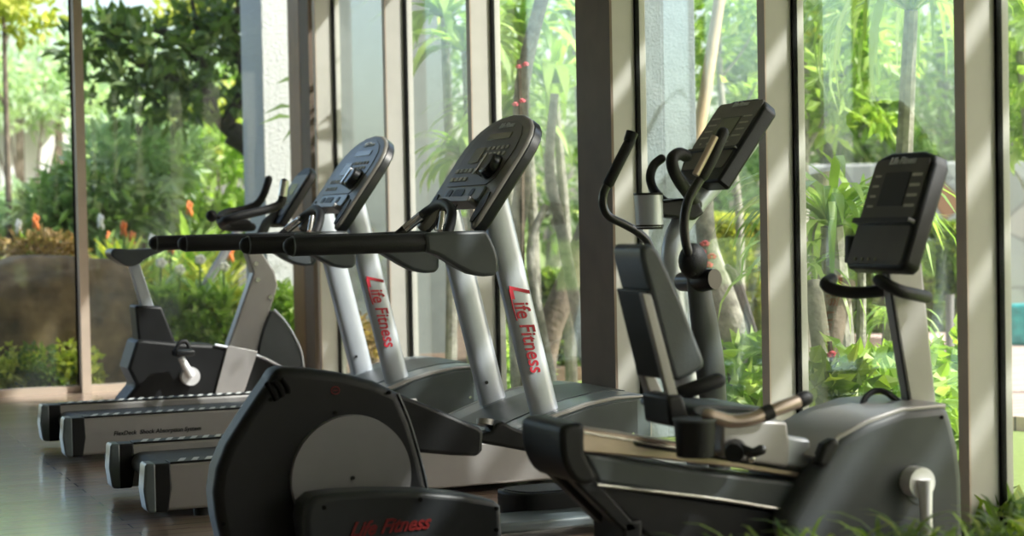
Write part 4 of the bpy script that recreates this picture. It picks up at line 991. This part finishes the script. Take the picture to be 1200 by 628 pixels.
obj('pedal', box(new(), AY(203, 410, BY - .27).x, AY(226, 410, BY - .27).x, BY - .33, BY - .22, AY(212, 417, BY - .27).z, AY(212, 410, BY - .27).z), BLACK, ub, bevel=.01)
obj('pedal_strap', tube(new(), [AY(a, b, BY - .3) for a, b in ((206, 411), (210, 402), (218, 400), (222, 408))], .012, 8, smooth=3), RUBBER, ub)
obj('crank_arm', tube(new(), [AY(224, 441, BY + .16), AY(236, 463, BY + .16)], [.022, .02], 12), CRANKM, ub)
for x in (2.05, 3.0): obj('base_foot', box(new(), x, x + .07, BY - .27, BY + .27, 0, .05), BLACK, ub, bevel=.01)
obj('handlebar', rtube(new(), T3([(315, 210, BY + .2), (309, 228, BY + .2), (300, 240, BY + .2), (284, 246, BY + .2), (266, 249, BY + .18), (258, 254, BY + .1), (262, 262, BY), (290, 262, BY)]), .024, 12, smooth=5), RUBBER, ub)
obj('handlebar', rtube(new(), T3([(333, 214, BY - .2), (330, 236, BY - .2), (318, 244, BY - .2), (290, 251, BY - .2), (268, 257, BY - .18), (260, 262, BY - .1), (268, 266, BY), (295, 266, BY)]), .026, 12, smooth=5), RUBBER, ub)
obj('pulse_grip', tube(new(), T3([(334, 212, BY - .21), (331, 230, BY - .21)]), .026, 12), CHROME, ub)
obj('bar_knob', ball(new(), AY(248, 253, BY), .035), RUBBER, ub)
obj('bar_link', tube(new(), T3([(248, 253, BY), (262, 255, BY)]), .014, 10), BLACK, ub)
b0 = AY(325, 262, BY - .12); t0 = AY(364, 200, BY - .12)
MB = console_frame((b0.x, b0.z), (t0.x, t0.z), BY); LB = (t0 - b0).length; hw = .15
oe = [(-hw, 0), (hw, 0), (hw, LB - .05), (hw - .03, LB - .0), (.05, LB + .03), (-.05, LB + .03), (-hw + .03, LB), (-hw, LB - .05)]
bc = obj('console', fprism(new(), MB, oe, -.05, 0), BLACK, ub, bevel=.012)
obj('face_panel', fprism(new(), MB, rrect(-hw + .02, hw - .02, .06, LB - .03, .02), 0, .004), FACE, bc)
obj('display', fprism(new(), MB, rrect(-.06, .06, LB * .55, LB * .75, .004), .004, .006), LCD, bc)
bm = new()
for k in range(4): obj('key', fprism(new(), MB, rrect(-.1 + .055 * k, -.07 + .055 * k, LB * .35, LB * .4, .002), .004, .007), PRINT, bc, smooth=False)
obj('console_neck', tube(new(), [AY(300, 290, BY), AY(312, 262, BY), AY(330, 245, BY + .02)], [.035, .03, .03], 12), DGREY, ub)

# ------------------------------------------------------------------ long grass in an added trough imitating a reflection, right foreground
ptx0 = AY(835, 628, 3.8).x; ptx1 = 3.4
gp = thing('reflection_grass', ((ptx0 + ptx1) / 2, 3.8, 0), 'long green grass in an added trough, imitating a reflection along the bottom right', 'stand_in')
obj('trough', box(new(), ptx0 - .05, ptx1 + .05, 3.68, 3.92, 0, .2), DGREY, gp, bevel=.01)
obj('soil', box(new(), ptx0 - .03, ptx1 + .03, 3.7, 3.9, .19, .205), SOIL, gp, smooth=False)
bm = new(); rs = random.Random(12)
for k in range(70):
    blades(bm, (rs.uniform(ptx0, ptx1), rs.uniform(3.72, 3.88), .2), 7, .235, .012, rs, arch=.9, spread=.5)
go = obj('grass', bm, L_HEDGE, gp); go['kind'] = 'stuff'
